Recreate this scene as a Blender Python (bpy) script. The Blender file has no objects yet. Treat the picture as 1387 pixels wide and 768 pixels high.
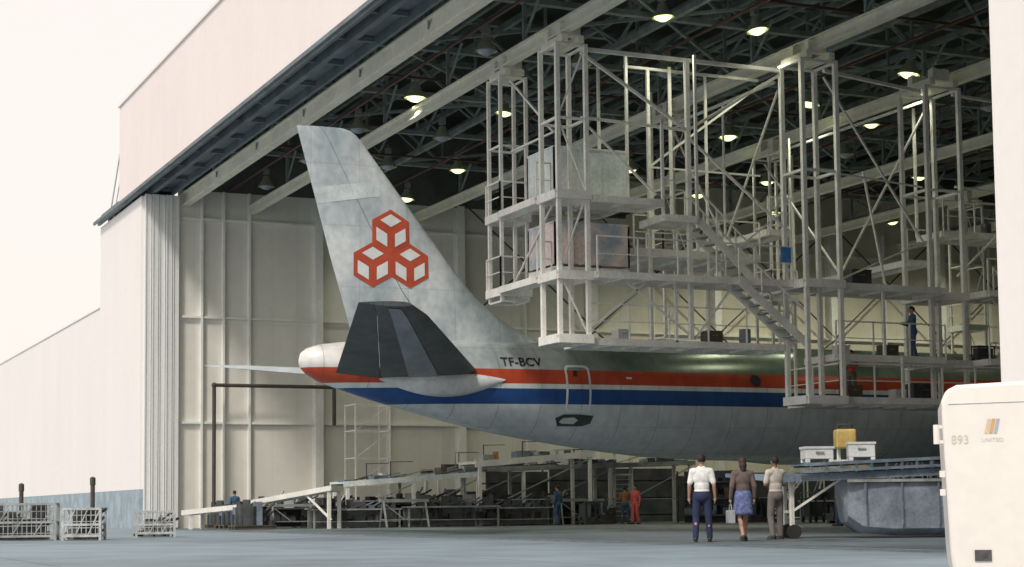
import bpy, math, random
from mathutils import Vector, Matrix, Euler
random.seed(7)
sc=bpy.context.scene
COL=sc.collection
V=Vector
# ---------------------------------------------------------------- materials
def pmat(name,c,rough=.6,metal=0,var=.15,scale=2.0,stretch=(1,1,1),c2=None,bump=0,fine=.06,emit=None,detail=5,lo=.35,hi=.65,lines=None):
    m=bpy.data.materials.new(name); m.use_nodes=True
    nt=m.node_tree; N=nt.nodes; L=nt.links
    b=N['Principled BSDF']
    tc=N.new('ShaderNodeTexCoord'); mp=N.new('ShaderNodeMapping')
    mp.inputs['Scale'].default_value=stretch
    L.new(tc.outputs['Object'],mp.inputs['Vector'])
    n=N.new('ShaderNodeTexNoise'); n.inputs['Scale'].default_value=scale; n.inputs['Detail'].default_value=detail
    n.inputs['Roughness'].default_value=.6
    L.new(mp.outputs[0],n.inputs['Vector'])
    r=N.new('ShaderNodeValToRGB')
    a=c2 if c2 else tuple(x*(1-var) for x in c)
    d=c if c2 else tuple(min(1,x*(1+var*.6)) for x in c)
    r.color_ramp.elements[0].position=lo; r.color_ramp.elements[0].color=(*a,1)
    r.color_ramp.elements[1].position=hi; r.color_ramp.elements[1].color=(*d,1)
    L.new(n.outputs['Fac'],r.inputs['Fac'])
    out=r.outputs[0]
    if fine:
        n2=N.new('ShaderNodeTexNoise'); n2.inputs['Scale'].default_value=scale*9; n2.inputs['Detail'].default_value=4
        L.new(tc.outputs['Object'],n2.inputs['Vector'])
        r2=N.new('ShaderNodeValToRGB')
        r2.color_ramp.elements[0].position=.3; r2.color_ramp.elements[0].color=(1-fine*2.5,)*3+(1,)
        r2.color_ramp.elements[1].position=.6; r2.color_ramp.elements[1].color=(1,1,1,1)
        L.new(n2.outputs['Fac'],r2.inputs['Fac'])
        mx=N.new('ShaderNodeMixRGB'); mx.blend_type='MULTIPLY'; mx.inputs['Fac'].default_value=1
        L.new(out,mx.inputs[1]); L.new(r2.outputs[0],mx.inputs[2]); out=mx.outputs[0]
    if lines:
        for ax,per,wd,dk in lines:
            sp=N.new('ShaderNodeSeparateXYZ'); L.new(tc.outputs['Object'],sp.inputs[0])
            md=N.new('ShaderNodeMath'); md.operation='PINGPONG'; md.inputs[1].default_value=per/2
            L.new(sp.outputs[ax],md.inputs[0])
            lt=N.new('ShaderNodeMath'); lt.operation='LESS_THAN'; lt.inputs[1].default_value=wd/2
            L.new(md.outputs[0],lt.inputs[0])
            mu=N.new('ShaderNodeMath'); mu.operation='MULTIPLY'; mu.inputs[1].default_value=dk
            L.new(lt.outputs[0],mu.inputs[0])
            mx=N.new('ShaderNodeMixRGB'); mx.blend_type='MIX'; mx.inputs[2].default_value=(*[x*.25 for x in c],1)
            L.new(mu.outputs[0],mx.inputs[0]); L.new(out,mx.inputs[1]); out=mx.outputs[0]
    L.new(out,b.inputs['Base Color'])
    b.inputs['Roughness'].default_value=rough; b.inputs['Metallic'].default_value=metal
    if emit:
        b.inputs['Emission Color'].default_value=(*emit[0],1); b.inputs['Emission Strength'].default_value=emit[1]
    return m
M={}
M['concrete']=pmat('concrete_apron',(.24,.31,.36),.75,0,.22,.07,(1,1,1),c2=(.16,.20,.23),fine=.10,lo=.36,hi=.56,detail=9,lines=[(0,6.1,.06,.6),(1,6.1,.06,.6)])
M['floor']=pmat('hangar_floor_concrete',(.16,.20,.225),.45,0,.35,.25,fine=.1,lines=[(0,5.0,.04,.6),(1,5.0,.04,.6)])
M['fascia']=pmat('pink_white_cladding',(.86,.765,.74),.7,0,.03,.3,(1,1,.3),fine=.01,lines=[(0,3.05,.04,.04)])
M['whitewall']=pmat('white_painted_wall',(.87,.825,.80),.7,0,.02,.4,(1,1,.3),fine=.01,lines=[(0,3.0,.03,.03)])
M['dado']=pmat('blue_grey_dado',(.34,.42,.48),.7,0,.25,1.2,fine=.05)
M['doorwhite']=pmat('white_door_steel',(.84,.85,.83),.5,0,.08,.8,(3,3,.2),fine=.03)
M['cream']=pmat('cream_painted_steel',(.86,.82,.70),.55,0,.12,.9,fine=.04)
M['rib']=pmat('pale_painted_wall_ribs',(.86,.86,.82),.55,0,.06,.9,fine=.03)
M['inwall']=pmat('cream_interior_sheeting',(.79,.77,.70),.7,0,.08,.2,(1,1,.35),fine=.02,lines=[(1,1.2,.03,.12),(2,4.6,.03,.15)])
M['farwall']=pmat('cream_far_wall_sheeting',(.78,.73,.62),.7,0,.12,.2,(1,1,.35),fine=.03,lines=[(1,1.2,.03,.12)])
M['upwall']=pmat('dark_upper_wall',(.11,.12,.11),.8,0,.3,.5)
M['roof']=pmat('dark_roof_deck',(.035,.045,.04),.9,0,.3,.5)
M['truss']=pmat('grey_green_truss_steel',(.24,.29,.275),.7,0,.3,1.5)
M['darksteel']=pmat('dark_blue_grey_steel',(.15,.185,.205),.6,0,.3,1.0)
M['wsteel']=pmat('white_painted_scaffold_steel',(.88,.87,.81),.5,0,.14,1.6,fine=.06)
M['gsteel']=pmat('grey_galvanised_steel',(.40,.42,.41),.5,.3,.3,2.0,fine=.1)
M['dgsteel']=pmat('dull_dark_grey_steel',(.075,.08,.085),.6,.1,.4,2.0,fine=.12)
M['panel']=pmat('weathered_pale_panel',(.88,.92,.90),.6,0,.4,1.1,c2=(.60,.68,.68),fine=.08,detail=8)
M['pinkpanel']=pmat('mottled_pink_grey_panel',(.86,.70,.66),.6,0,.4,1.0,c2=(.38,.48,.56),fine=.08,detail=8,lo=.4,hi=.58)
M['rodark']=pmat('dark_rod_steel',(.07,.07,.06),.6)
M['fin']=pmat('mottled_bare_aluminium_fin',(.77,.82,.84),.34,.12,.3,.5,(1,1.3,.75),c2=(.36,.45,.50),fine=.07,lo=.33,hi=.62,detail=10,lines=[(1,1.55,.02,.35),(2,1.9,.02,.3)])
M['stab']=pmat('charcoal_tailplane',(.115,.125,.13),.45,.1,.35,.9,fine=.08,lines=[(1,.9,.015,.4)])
M['stab2']=pmat('slate_grey_reflection_band',(.30,.33,.37),.45,.1,.25,1.0,fine=.06)  # lighter tone painted in for the reflecting stripe under the near tailplane
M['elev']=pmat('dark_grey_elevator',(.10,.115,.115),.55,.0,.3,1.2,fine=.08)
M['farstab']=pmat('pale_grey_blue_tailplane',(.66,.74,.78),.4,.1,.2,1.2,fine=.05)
M['fairing']=pmat('pale_grey_fairing',(.70,.73,.75),.4,.1,.2,1.0,fine=.05)
M['red']=pmat('orange_red_paint',(.52,.085,.04),.45,0,.15,2.0,fine=.04)
M['logowhite']=pmat('logo_pale_fill',(.76,.79,.80),.45,0,.1,2.0,fine=.03)
M['black']=pmat('matt_black',(.02,.02,.02),.6)
M['darkgreen']=pmat('dark_green_paint',(.04,.07,.055),.5,0,.3,3)
M['rubber']=pmat('black_rubber',(.025,.025,.025),.85)
M['vanwhite']=pmat('van_cream_white_paint',(.88,.83,.77),.3,0,.05,.7,fine=.02)
M['glass']=pmat('dark_window_glass',(.03,.035,.04),.08)
M['tank']=pmat('dull_grey_metal_hull',(.27,.315,.38),.5,.1,.35,1.6,fine=.1)
M['lidmetal']=pmat('worn_blue_grey_lid',(.18,.235,.29),.5,.1,.4,2.0,fine=.1)
M['yellow']=pmat('faded_yellow_paint',(.60,.43,.14),.5,0,.3,3)
M['orange']=pmat('orange_paint',(.45,.14,.06),.5,0,.2,3)
M['redgear']=pmat('dull_red_equipment_paint',(.30,.06,.045),.6,0,.4,3,fine=.1)
M['greengear']=pmat('green_equipment_paint',(.06,.11,.08),.5,0,.3,2)
M['bluegear']=pmat('blue_sign_paint',(.06,.22,.55),.5,0,.2,3)
M['wood']=pmat('grey_brown_wood',(.13,.11,.085),.8,0,.35,1.5,(1,1,6),fine=.12)
M['brownpipe']=pmat('dark_brown_pipe',(.08,.065,.055),.6,0,.3,3)
M['whitebox']=pmat('white_enamel',(.70,.72,.70),.5,0,.15,2)
M['shade']=pmat('lamp_reflector_aluminium',(.50,.52,.38),.4,.3,.1,3)
M['lamp_on']=pmat('lit_lamp_lens',(.8,.9,.4),.5,fine=0,emit=((.90,1.0,.46),1.9))
M['lamp_off']=pmat('unlit_lamp_lens',(.40,.43,.5),.3)
M['skin']=pmat('skin',(.48,.29,.21),.6,0,.1,8)
M['skind']=pmat('skin_tan',(.30,.17,.11),.6,0,.1,8)
def cloth(n,c): return pmat(n,c,.9,0,.18,9,fine=.05)
M['shirtw']=cloth('white_shirt_cloth',(.84,.84,.83)); M['navy']=cloth('navy_trouser_cloth',(.025,.035,.09))
M['browntop']=cloth('grey_brown_jacket_cloth',(.16,.12,.11)); M['skirt']=pmat('blue_patterned_skirt_cloth',(.20,.24,.45),.9,0,.5,14,c2=(.07,.09,.22))
M['creamshirt']=cloth('cream_shirt_cloth',(.60,.56,.50)); M['greytr']=cloth('grey_trouser_cloth',(.17,.15,.14))
M['redcl']=cloth('red_overall_cloth',(.62,.12,.10)); M['bluecl']=cloth('blue_overall_cloth',(.06,.12,.21)); M['orangecl']=cloth('orange_vest_cloth',(.35,.15,.07))
M['hairb']=pmat('dark_hair',(.02,.015,.012),.7,0,.2,30); M['hairbr']=pmat('brown_hair',(.05,.03,.02),.7,0,.2,30)
M['shoe']=pmat('black_shoe_leather',(.02,.02,.02),.4); M['bag']=pmat('grey_bag_leather',(.40,.42,.45),.5)
M['eyew']=pmat('eye',(.05,.04,.03),.2)
M['lip']=pmat('lips',(.30,.12,.10),.5)
M['pipe']=pmat('dull_dark_pipe',(.10,.045,.035),.6)

def fuselage_mat():
    m=bpy.data.materials.new('fuselage_paint_and_bare_metal'); m.use_nodes=True
    nt=m.node_tree;N=nt.nodes;L=nt.links;b=N['Principled BSDF']
    tc=N.new('ShaderNodeTexCoord'); sp=N.new('ShaderNodeSeparateXYZ'); L.new(tc.outputs['Object'],sp.inputs[0])
    def noise(s,st=(1,1,1),d=6):
        mp=N.new('ShaderNodeMapping'); mp.inputs['Scale'].default_value=st; L.new(tc.outputs['Object'],mp.inputs[0])
        n=N.new('ShaderNodeTexNoise'); n.inputs['Scale'].default_value=s; n.inputs['Detail'].default_value=d; L.new(mp.outputs[0],n.inputs[0]); return n.outputs['Fac']
    def ramp(f,a,c,lo=.35,hi=.65):
        r=N.new('ShaderNodeValToRGB'); r.color_ramp.elements[0].position=lo; r.color_ramp.elements[0].color=(*a,1)
        r.color_ramp.elements[1].position=hi; r.color_ramp.elements[1].color=(*c,1); L.new(f,r.inputs[0]); return r.outputs[0]
    def gt(s,v):
        x=N.new('ShaderNodeMath'); x.operation='GREATER_THAN'; L.new(s,x.inputs[0]); x.inputs[1].default_value=v; return x.outputs[0]
    def mix(f,a,c,bl='MIX'):
        x=N.new('ShaderNodeMixRGB'); x.blend_type=bl
        if isinstance(f,float): x.inputs[0].default_value=f
        else: L.new(f,x.inputs[0])
        for i,k in ((1,a),(2,c)):
            if isinstance(k,tuple): x.inputs[i].default_value=(*k,1)
            else: L.new(k,x.inputs[i])
        return x.outputs[0]
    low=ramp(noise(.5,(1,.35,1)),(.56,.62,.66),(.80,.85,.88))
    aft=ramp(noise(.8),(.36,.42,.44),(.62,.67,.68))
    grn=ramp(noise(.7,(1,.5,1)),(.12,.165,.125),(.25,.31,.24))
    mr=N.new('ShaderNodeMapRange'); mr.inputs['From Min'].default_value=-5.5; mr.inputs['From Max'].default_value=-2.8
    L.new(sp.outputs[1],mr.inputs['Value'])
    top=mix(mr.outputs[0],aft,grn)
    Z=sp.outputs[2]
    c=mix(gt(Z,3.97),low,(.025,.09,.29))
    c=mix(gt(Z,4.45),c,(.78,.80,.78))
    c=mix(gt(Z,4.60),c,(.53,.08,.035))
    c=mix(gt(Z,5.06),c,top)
    lt=N.new('ShaderNodeMath'); lt.operation='LESS_THAN'; L.new(sp.outputs[1],lt.inputs[0]); lt.inputs[1].default_value=-11.25
    an=N.new('ShaderNodeMath'); an.operation='MULTIPLY'; L.new(lt.outputs[0],an.inputs[0]); L.new(gt(Z,5.06),an.inputs[1])
    c=mix(an.outputs[0],c,(.80,.79,.76))
    for ax,per,w,dk in ((1,1.35,.022,.45),(2,.82,.014,.30)):
        md=N.new('ShaderNodeMath'); md.operation='PINGPONG'; md.inputs[1].default_value=per/2; L.new(sp.outputs[ax],md.inputs[0])
        l2=N.new('ShaderNodeMath'); l2.operation='LESS_THAN'; l2.inputs[1].default_value=w/2; L.new(md.outputs[0],l2.inputs[0])
        mu=N.new('ShaderNodeMath'); mu.operation='MULTIPLY'; mu.inputs[1].default_value=dk; L.new(l2.outputs[0],mu.inputs[0])
        c=mix(mu.outputs[0],c,(.06,.06,.06))
    grime=ramp(noise(3.5,(1,1,.4)),(.82,.82,.82),(1,1,1),.3,.6)
    c=mix(1.0,c,grime,'MULTIPLY')
    L.new(c,b.inputs['Base Color']); b.inputs['Roughness'].default_value=.25; b.inputs['Metallic'].default_value=.2
    return m
M['fus']=fuselage_mat()

# ---------------------------------------------------------------- mesh builder
class MB:
    def __init__(s): s.v=[]; s.f=[]
    def add(s,vs,fs):
        o=len(s.v); s.v+= [tuple(p) for p in vs]; s.f+=[tuple(i+o for i in q) for q in fs]
    def box(s,c,sz,rz=0,M3=None):
        x,y,z=[k/2 for k in sz]
        R=M3 if M3 else Matrix.Rotation(rz,3,'Z')
        vs=[V(c)+R@V(p) for p in ((-x,-y,-z),(x,-y,-z),(x,y,-z),(-x,y,-z),(-x,-y,z),(x,-y,z),(x,y,z),(-x,y,z))]
        s.add(vs,[(0,3,2,1),(4,5,6,7),(0,1,5,4),(1,2,6,5),(2,3,7,6),(3,0,4,7)])
        return s
    def b2(s,x0,x1,y0,y1,z0,z1):
        return s.box(((x0+x1)/2,(y0+y1)/2,(z0+z1)/2),(abs(x1-x0),abs(y1-y0),abs(z1-z0)))
    def bar(s,a,b,w,h=None):
        a=V(a);b=V(b);d=b-a;l=d.length
        if l<1e-6: return s
        z=d/l; up=V((0,0,1)) if abs(z.z)<.98 else V((0,1,0))
        x=up.cross(z).normalized(); y=z.cross(x)
        R=Matrix((x,y,z)).transposed()
        return s.box((a+b)/2,(w,h or w,l),M3=R)
    def tube(s,a,b,r,r2=None,n=10):
        a=V(a);b=V(b);d=b-a; r2=r if r2 is None else r2
        z=d.normalized(); up=V((0,0,1)) if abs(z.z)<.98 else V((0,1,0))
        x=up.cross(z).normalized(); y=z.cross(x)
        vs=[]
        for p,rr in ((a,r),(b,r2)):
            for i in range(n):
                t=2*math.pi*i/n; vs.append(p+x*rr*math.cos(t)+y*rr*math.sin(t))
        fs=[(i,(i+1)%n,n+(i+1)%n,n+i) for i in range(n)]+[tuple(range(n-1,-1,-1)),tuple(range(n,2*n))]
        s.add(vs,fs); return s
    def loft(s,rings,closed=True,cap=True):
        n=len(rings[0]); vs=[p for r in rings for p in r]; fs=[]
        for k in range(len(rings)-1):
            for i in range(n if closed else n-1):
                j=(i+1)%n; fs.append((k*n+i,k*n+j,(k+1)*n+j,(k+1)*n+i))
        if cap: fs+=[tuple(range(n-1,-1,-1)),tuple(range((len(rings)-1)*n,len(rings)*n))]
        s.add(vs,fs); return s
    def lathe(s,prof,c=(0,0,0),n=16):
        rings=[[V(c)+V((r*math.cos(2*math.pi*i/n),r*math.sin(2*math.pi*i/n),z)) for i in range(n)] for r,z in prof]
        return s.loft(rings)
    def sphere(s,c,r,n=10,m=7,R=None):
        if not hasattr(r,'__len__'): r=(r,r,r)
        rings=[]
        for k in range(m+1):
            t=math.pi*(k/m); t=min(max(t,.05),math.pi-.05)
            ring=[]
            for i in range(n):
                p=2*math.pi*i/n; q=V((r[0]*math.sin(t)*math.cos(p),r[1]*math.sin(t)*math.sin(p),-r[2]*math.cos(t)))
                if R: q=R@q
                ring.append(V(c)+q)
            rings.append(ring)
        return s.loft(rings)
    def capsule(s,a,b,r1,r2):
        s.tube(a,b,r1,r2,12); s.sphere(a,r1,12,7); s.sphere(b,r2,12,7); return s
    def mesh(s,name,off=(0,0,0)):
        me=bpy.data.meshes.new(name); o=V(off)
        me.from_pydata([tuple(V(p)-o) for p in s.v],[],s.f); me.update(); return me

def ob(name,mb,mat,loc=(0,0,0),parent=None,smooth=False,label=None):
    me=mb.mesh(name,loc)
    me.materials.append(M[mat] if isinstance(mat,str) else mat)
    if smooth:
        for p in me.polygons: p.use_smooth=True
        me.set_sharp_from_angle(angle=math.radians(38))
    o=bpy.data.objects.new(name,me); COL.objects.link(o)
    if parent is not None: o.parent=parent
    else: o.location=loc
    if label: o['label']=label
    return o
def tag(o,label,cat,group=None,kind=None):
    o['label']=label; o['category']=cat
    if group:o['group']=group
    if kind:o['kind']=kind
    return o
def empty(name,loc,label,cat,group=None):
    e=bpy.data.objects.new(name,None); e.location=loc; e.empty_display_size=.3; COL.objects.link(e)
    return tag(e,label,cat,group)
def copy_thing(o,loc,rz=0,scale=1,parent=None):
    n=o.copy(); COL.objects.link(n)
    if parent is not None: n.parent=parent
    else:
        n.location=loc; n.rotation_euler=(0,0,rz); n.scale=(scale,)*3
    for c in list(o.children): copy_thing(c,None,parent=n)
    return n
def structure(o,label): return tag(o,label,o.name.split('.')[0].replace('_',' '),kind='structure')

# ---------------------------------------------------------------- ground
g=MB(); g.add([(-500,-400,0),(400,-400,0),(400,500,0),(-500,500,0)],[(0,1,2,3)])
o=ob('ground',g,'concrete'); structure(o,'pale blue-grey concrete airport apron'); o['category']='apron'
g=MB(); g.add([(.0,1.5,.004),(62,1.5,.004),(62,52,.004),(0,52,.004)],[(0,1,2,3)])
o=ob('hangar_floor',g,'floor'); structure(o,'worn grey concrete hangar floor with joints'); o['category']='floor'
g=MB()
for y in (.25,.6,.95): g.b2(-9,62,y-.03,y+.03,.0,.018)
o=ob('door_track',g,'darksteel'); structure(o,'steel door tracks set in the concrete'); o['category']='track'

# ---------------------------------------------------------------- hangar
H=empty('hangar',(0,0,0),'huge open aircraft hangar with pink-white fascia and steel roof','hangar')
def hp(name,mb,mat,**k): return ob(name,mb,mat,parent=H,**k)
def hcopy(o,loc):
    n=o.copy(); COL.objects.link(n); n.parent=H; n.location=loc; return n
f=MB(); f.b2(-3.8,66,-.25,.0,15.1,19.6); hp('fascia',f,'fascia')
f=MB(); f.b2(-3.9,66,-.33,.05,19.6,19.72); hp('parapet_cap',f,'whitewall')
f=MB(); f.b2(-9.5,66,.02,1.45,15.22,15.45)
for y,w_ in ((-.10,.06),(.45,.10),(1.35,.06)): f.b2(-9.5,62,y-w_,y+w_,14.9,15.21)
for k in range(24):
    x=-6+k*3.0; f.b2(x,x+.15,.0,1.4,15.05,15.20)
hp('door_head_track',f,'darksteel')
f=MB(); f.b2(-9.6,62,-.36,-.27,14.92,15.06); hp('rain_gutter',f,'darksteel')
f=MB(); f.b2(-9.4,-.02,-.02,.2,1.75,14.8); hp('wall',f,'whitewall')
f=MB(); f.b2(-9.4,-.02,-.03,.2,0,1.745); hp('wall_dado',f,'dado')
f=MB(); f.b2(-9.4,-9.2,.2,50,0,14.8); hp('wall',f,'whitewall')
for i in range(5):
    y0=.10+i*.31
    f=MB(); x1=.15+ (i%2)*.05
    f.b2(-8.6,x1,y0+.02,y0+.29,.15,14.84)
    f.b2(x1,x1+.1,y0,y0+.28,.05,14.86)
    f.b2(x1+.1,x1+.14,y0+.0,y0+.05,.05,14.86)
    hp('hangar_door',f,'doorwhite')
f=MB(); f.b2(-.3,-.05,1.68,24.4,0,15.2); hp('interior_wall',f,'inwall')
f=MB(); f.b2(-.3,-.05,24.4,52,0,17.4); hp('interior_wall',f,'farwall')
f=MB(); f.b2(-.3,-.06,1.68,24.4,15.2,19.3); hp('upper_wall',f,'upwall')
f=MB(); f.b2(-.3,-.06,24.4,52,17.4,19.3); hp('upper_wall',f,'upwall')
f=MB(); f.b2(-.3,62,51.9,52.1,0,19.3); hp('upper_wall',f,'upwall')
f=MB(); f.b2(62,62.3,2,52,0,19.3); hp('upper_wall',f,'farwall')
f=MB(); f.b2(.1,50,51.6,51.88,0,16.0); hp('interior_wall',f,'farwall')
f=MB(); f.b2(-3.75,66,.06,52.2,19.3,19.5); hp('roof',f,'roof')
f=MB(); f.b2(56.97,58.6,-.02,.35,0,15.05); hp('hangar_door',f,'whitewall')
f=MB(); f.b2(58.6,66,-.02,.2,0,15.05); hp('wall',f,'whitewall')
for i in range(3):
    f=MB(); f.b2(57.2+.1*i,61,.45+i*.33,.68+i*.33,.05,14.8); hp('hangar_door',f,'doorwhite')
def icol(m,y,w,d,x=-.05,z1=15.2):
    m.b2(x,x+.03,y-w/2,y+w/2,0,z1); m.b2(x+.03,x+d-.03,y-.03,y+.03,0,z1); m.b2(x+d-.03,x+d,y-w/2,y+w/2,0,z1)
colm=MB(); icol(colm,8.1,.38,.5); proto=hp('column',colm,'rib')
for k in range(1,7): hcopy(proto,(0,7.1*k,0))
st=MB(); icol(st,2.7,.10,.20); stud=hp('wall_stud',st,'rib')
for y in (3.7,4.9,11.6,18.7,25.8,32.9,40.0,47.1): hcopy(stud,(0,y-2.7,0))
gi=MB(); gi.b2(-.05,.10,1.8,51.5,9.40,9.50); gg=hp('wall_girt',gi,'rib')
for z in (4.7,13.9): hcopy(gg,(0,0,z-9.45))
br=MB(); y0=15.2;y1=22.3
br.tube((.5,y0,4.7),(.5,y1,9.4),.04); br.tube((.42,y1,4.7),(.42,y0,9.4),.04); br.tube((.5,y0,9.5),(.5,y1,15.5),.04); br.tube((.42,y1,9.5),(.42,y0,15.5),.04)
bb=hp('wall_bracing',br,'rodark')
for k in range(1,5): hcopy(bb,(0,7.1*k,0))
def ibeam(m,y,z,x0,x1,w=.34,h=.55):
    m.b2(x0,x1,y-w/2,y+w/2,z,z+.05); m.b2(x0,x1,y-.03,y+.03,z+.05,z+h-.05); m.b2(x0,x1,y-w/2,y+w/2,z+h-.05,z+h)
m=MB(); ibeam(m,1.95,14.45,-.0,60,.34,.6); first=hp('crane_rail',m,'cream')
m=MB(); ibeam(m,5.0,14.25,0,60,.28,.40); rb=hp('crane_rail',m,'cream')
for y in (13.0,19.7,27.0,34.0,41.0): hcopy(rb,(0,y-5.0,.1))
hg=MB(); hg.bar((5.7,1.95,14.75),(5.7,1.95,15.9),.12); hg.bar((5.7,1.95,14.8),(6.9,1.95,15.9),.07); hh=hp('rail_hanger',hg,'truss')
for y in (1.95,5.0,13.0,19.7,27.0,34,41):
    for k in range(9):
        if y==1.95 and k==0: continue
        hcopy(hh,(6.1*k,y-1.95,0))
t=MB(); X=5.7
t.b2(X-.12,X+.12,1.5,51.5,15.85,16.02); t.b2(X-.14,X+.14,1.5,51.5,18.8,19.0)
k=0; y=1.5
while y<51:
    t.bar((X,y,16.0),(X,y,18.8),.09)
    a,b=(16.05,18.8) if k%2 else (18.8,16.05)
    t.bar((X,y,a),(X,y+3.55,b),.10)
    y+=3.55;k+=1
tr=hp('roof_truss',t,'truss')
for k in range(1,9): hcopy(tr,(6.1*k,0,0))
t=MB(); t.b2(-.1,62,3.2,3.36,18.55,18.8); jo=hp('roof_joist',t,'truss')
for k in range(1,29): hcopy(jo,(0,1.65*k-.3,0))
t=MB()
t.b2(-.1,62,3.0,3.16,15.6,15.80); t.b2(-.1,62,3.0,3.12,17.4,17.52)
for k in range(20):
    x=0+3.05*k; t.bar((x,3.1,15.8),(x+3.05,3.1,17.45) if k%2 else (x+3.05,3.1,15.8),.08)
    t.bar((x,3.1,17.45),(x+3.05,3.1,15.8),.08)
lt=hp('cross_truss',t,'truss')
for y in (9.6,16.2,23.2,30.3,37.4,44.5): hcopy(lt,(0,y-3.1,0))
t=MB()
for i in range(9):
    for j in range(6):
        x=5.7+6.1*i; y=3.1+6.6*j
        if (i+j)%2: t.bar((x,y,15.95),(x+6.1,y+6.6,15.95),.10)
        else: t.bar((x+6.1,y,15.95),(x,y+6.6,15.95),.10)
hp('roof_bracing',t,'truss')
t=MB()
for y in (4.0,10.6,17.2,24.0,31): t.tube((0,y,15.3),(61,y,15.3),.05)
for x in (10,22.4,34.6,46): t.tube((x,2,15.33),(x,50,15.33),.045)
hp('sprinkler_pipe',t,'pipe')
t=MB(); t.tube((.75,3.1,6.35),(.75,8.7,6.35),.085); t.tube((.75,3.1,.0),(.75,3.1,6.35),.085); t.tube((.75,8.7,6.35),(.75,8.7,4.6),.085)
t.sphere((.75,3.1,6.35),.12); hp('wall_pipe',t,'brownpipe')
A=empty('annex_building',(-9.5,0,0),'long low white flat-roofed annex beside the hangar','building')
f=MB(); f.b2(-140,-9.45,.0,30,1.75,10.8); ob('wall',f,'whitewall',loc=(-9.5,0,0),parent=A)
f=MB(); f.b2(-140,-9.45,-.01,30,0,1.745); ob('wall_dado',f,'dado',loc=(-9.5,0,0),parent=A)
f=MB(); f.b2(-140.1,-9.45,-.05,.3,10.8,10.88); ob('roof_trim',f,'whitewall',loc=(-9.5,0,0),parent=A)
f=MB(); 
f.tube((-9.2,.3,14.8),(-6.2,.3,18.2),.04); f.tube((-6.2,.3,18.2),(-6.2,.3,14.9),.04); f.tube((-9.2,.3,15.3),(-6.2,.3,15.3),.035); f.tube((-8,.3,14.9),(-6.2,.3,16.8),.03)
f.tube((-9.2,1.6,14.8),(-6.2,.3,18.2),.03)
hp('roof_stay_frame',f,'whitewall')

# ---------------------------------------------------------------- high-bay lamps
def lamp_proto(lit):
    L0=empty('ceiling_lamp',(0,0,0),'lit dome-shaped high-bay lamp hanging from the roof' if lit else 'unlit dome-shaped high-bay lamp hanging from the roof','lamp','lamps hanging from the hangar roof')
    s=MB(); s.lathe([(.06,.42),(.14,.40),(.18,.25),(.34,.02),(.37,-.06),(.355,-.06),(.31,.03),(.15,.24),(.1,.26)],n=18); ob('lamp_shade',s,'shade',parent=L0,smooth=True)
    s=MB(); s.lathe([(.12,-.17),(.24,-.10),(.29,-.02),(.28,.05),(.01,.06)],n=16); ob('lens',s,'lamp_on' if lit else 'lamp_off',parent=L0,smooth=True)
    s=MB(); s.tube((0,0,.4),(0,0,.9),.02); s.box((0,0,.62),(.22,.22,.26)); ob('ballast_housing',s,'gsteel',parent=L0)
    return L0
lit=[(21.2,4.9,15.0),(8.8,11.6,15.2),(2.6,11.6,15.0),(32.6,11.6,15.1),(30.6,18.7,14.9),(24.8,18.7,15.2),(23.4,22.4,15),(20.9,8.4,14.8),(7.1,24.4,15.2),(19.2,18.7,15.1),(12.1,25.0,15),(32.5,8.4,15.2),(12.0,18.2,15.1),(36,25,15),(27,31,15),(15,31,15.1),(24,38,15),(5,30,15.1),(5,37,15),(5,44,15)]  # lamps closing this list are added to brighten the far wall
off=[(27.4,4.9),(14.5,11.7),(8.9,8.4),(15.2,4.9),(15.0,8.4),(2.8,4.9),(2.8,2.6),(8.9,4.9),(27,8.4),(27,11.6),(27,25),(18,25)]
LP=None;OP=None
rl=random.Random(11)
for i,(x,y,z) in enumerate(lit):
    if LP is None: LP=lamp_proto(True); LP.location=(x,y,z); o=LP
    else: o=copy_thing(LP,(x,y,z))
    o.rotation_euler=(rl.uniform(-.15,.15),rl.uniform(-.15,.15),0); o.scale=(rl.uniform(.85,1.1),)*3
    far_fill=x<13 and y>24
    ld=bpy.data.lights.new('lamp_glow','SPOT'); ld.energy=1000 if far_fill else 360; ld.spot_size=math.radians(150 if far_fill else 120); ld.spot_blend=.8; ld.color=(1,1,.74); ld.shadow_soft_size=.3  # stronger, wider spots deep inside serve as added fill for the far wall
    lo=bpy.data.objects.new('lamp_light',ld); lo.location=(x,y,z-.3); COL.objects.link(lo)
for i,(x,y) in enumerate(off):
    if OP is None: OP=lamp_proto(False); OP.location=(x,y,15.1)
    else: copy_thing(OP,(x,y,15.1))

# ---------------------------------------------------------------- aircraft
XC=26.0
AC=empty('airliner',(XC,12,0),'silver jet airliner with red and blue stripes, tail facing outside','aircraft')
def ap(name,mb,mat,smooth=True,parent=None,**k): return ob(name,mb,mat,loc=(XC,12,0),parent=parent or AC,smooth=smooth,**k)
SEC=[(-.78,5.34,5.20,.06),(-.72,5.52,5.03,.20),(-.55,5.66,4.86,.36),(-.2,5.78,4.66,.50),(.5,5.88,4.42,.68),(1.5,5.94,4.12,.88),(2.7,5.99,3.80,1.10),(3.9,6.01,3.50,1.30),(5.2,6.03,3.20,1.48),(6.5,6.04,2.97,1.62),(7.8,6.05,2.77,1.72),(9.4,6.07,2.55,1.81),(11,6.1,2.38,1.86),(13,6.12,2.28,1.87),(14.7,6.13,2.25,1.87),(22,6.13,2.25,1.87),(30,6.13,2.25,1.87),(38,6.13,2.25,1.87),(41,5.9,2.3,1.75),(43,5.4,2.45,1.45),(44.6,4.7,2.75,.95),(45.4,4.2,3.2,.4),(45.6,3.9,3.5,.12)]
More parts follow.
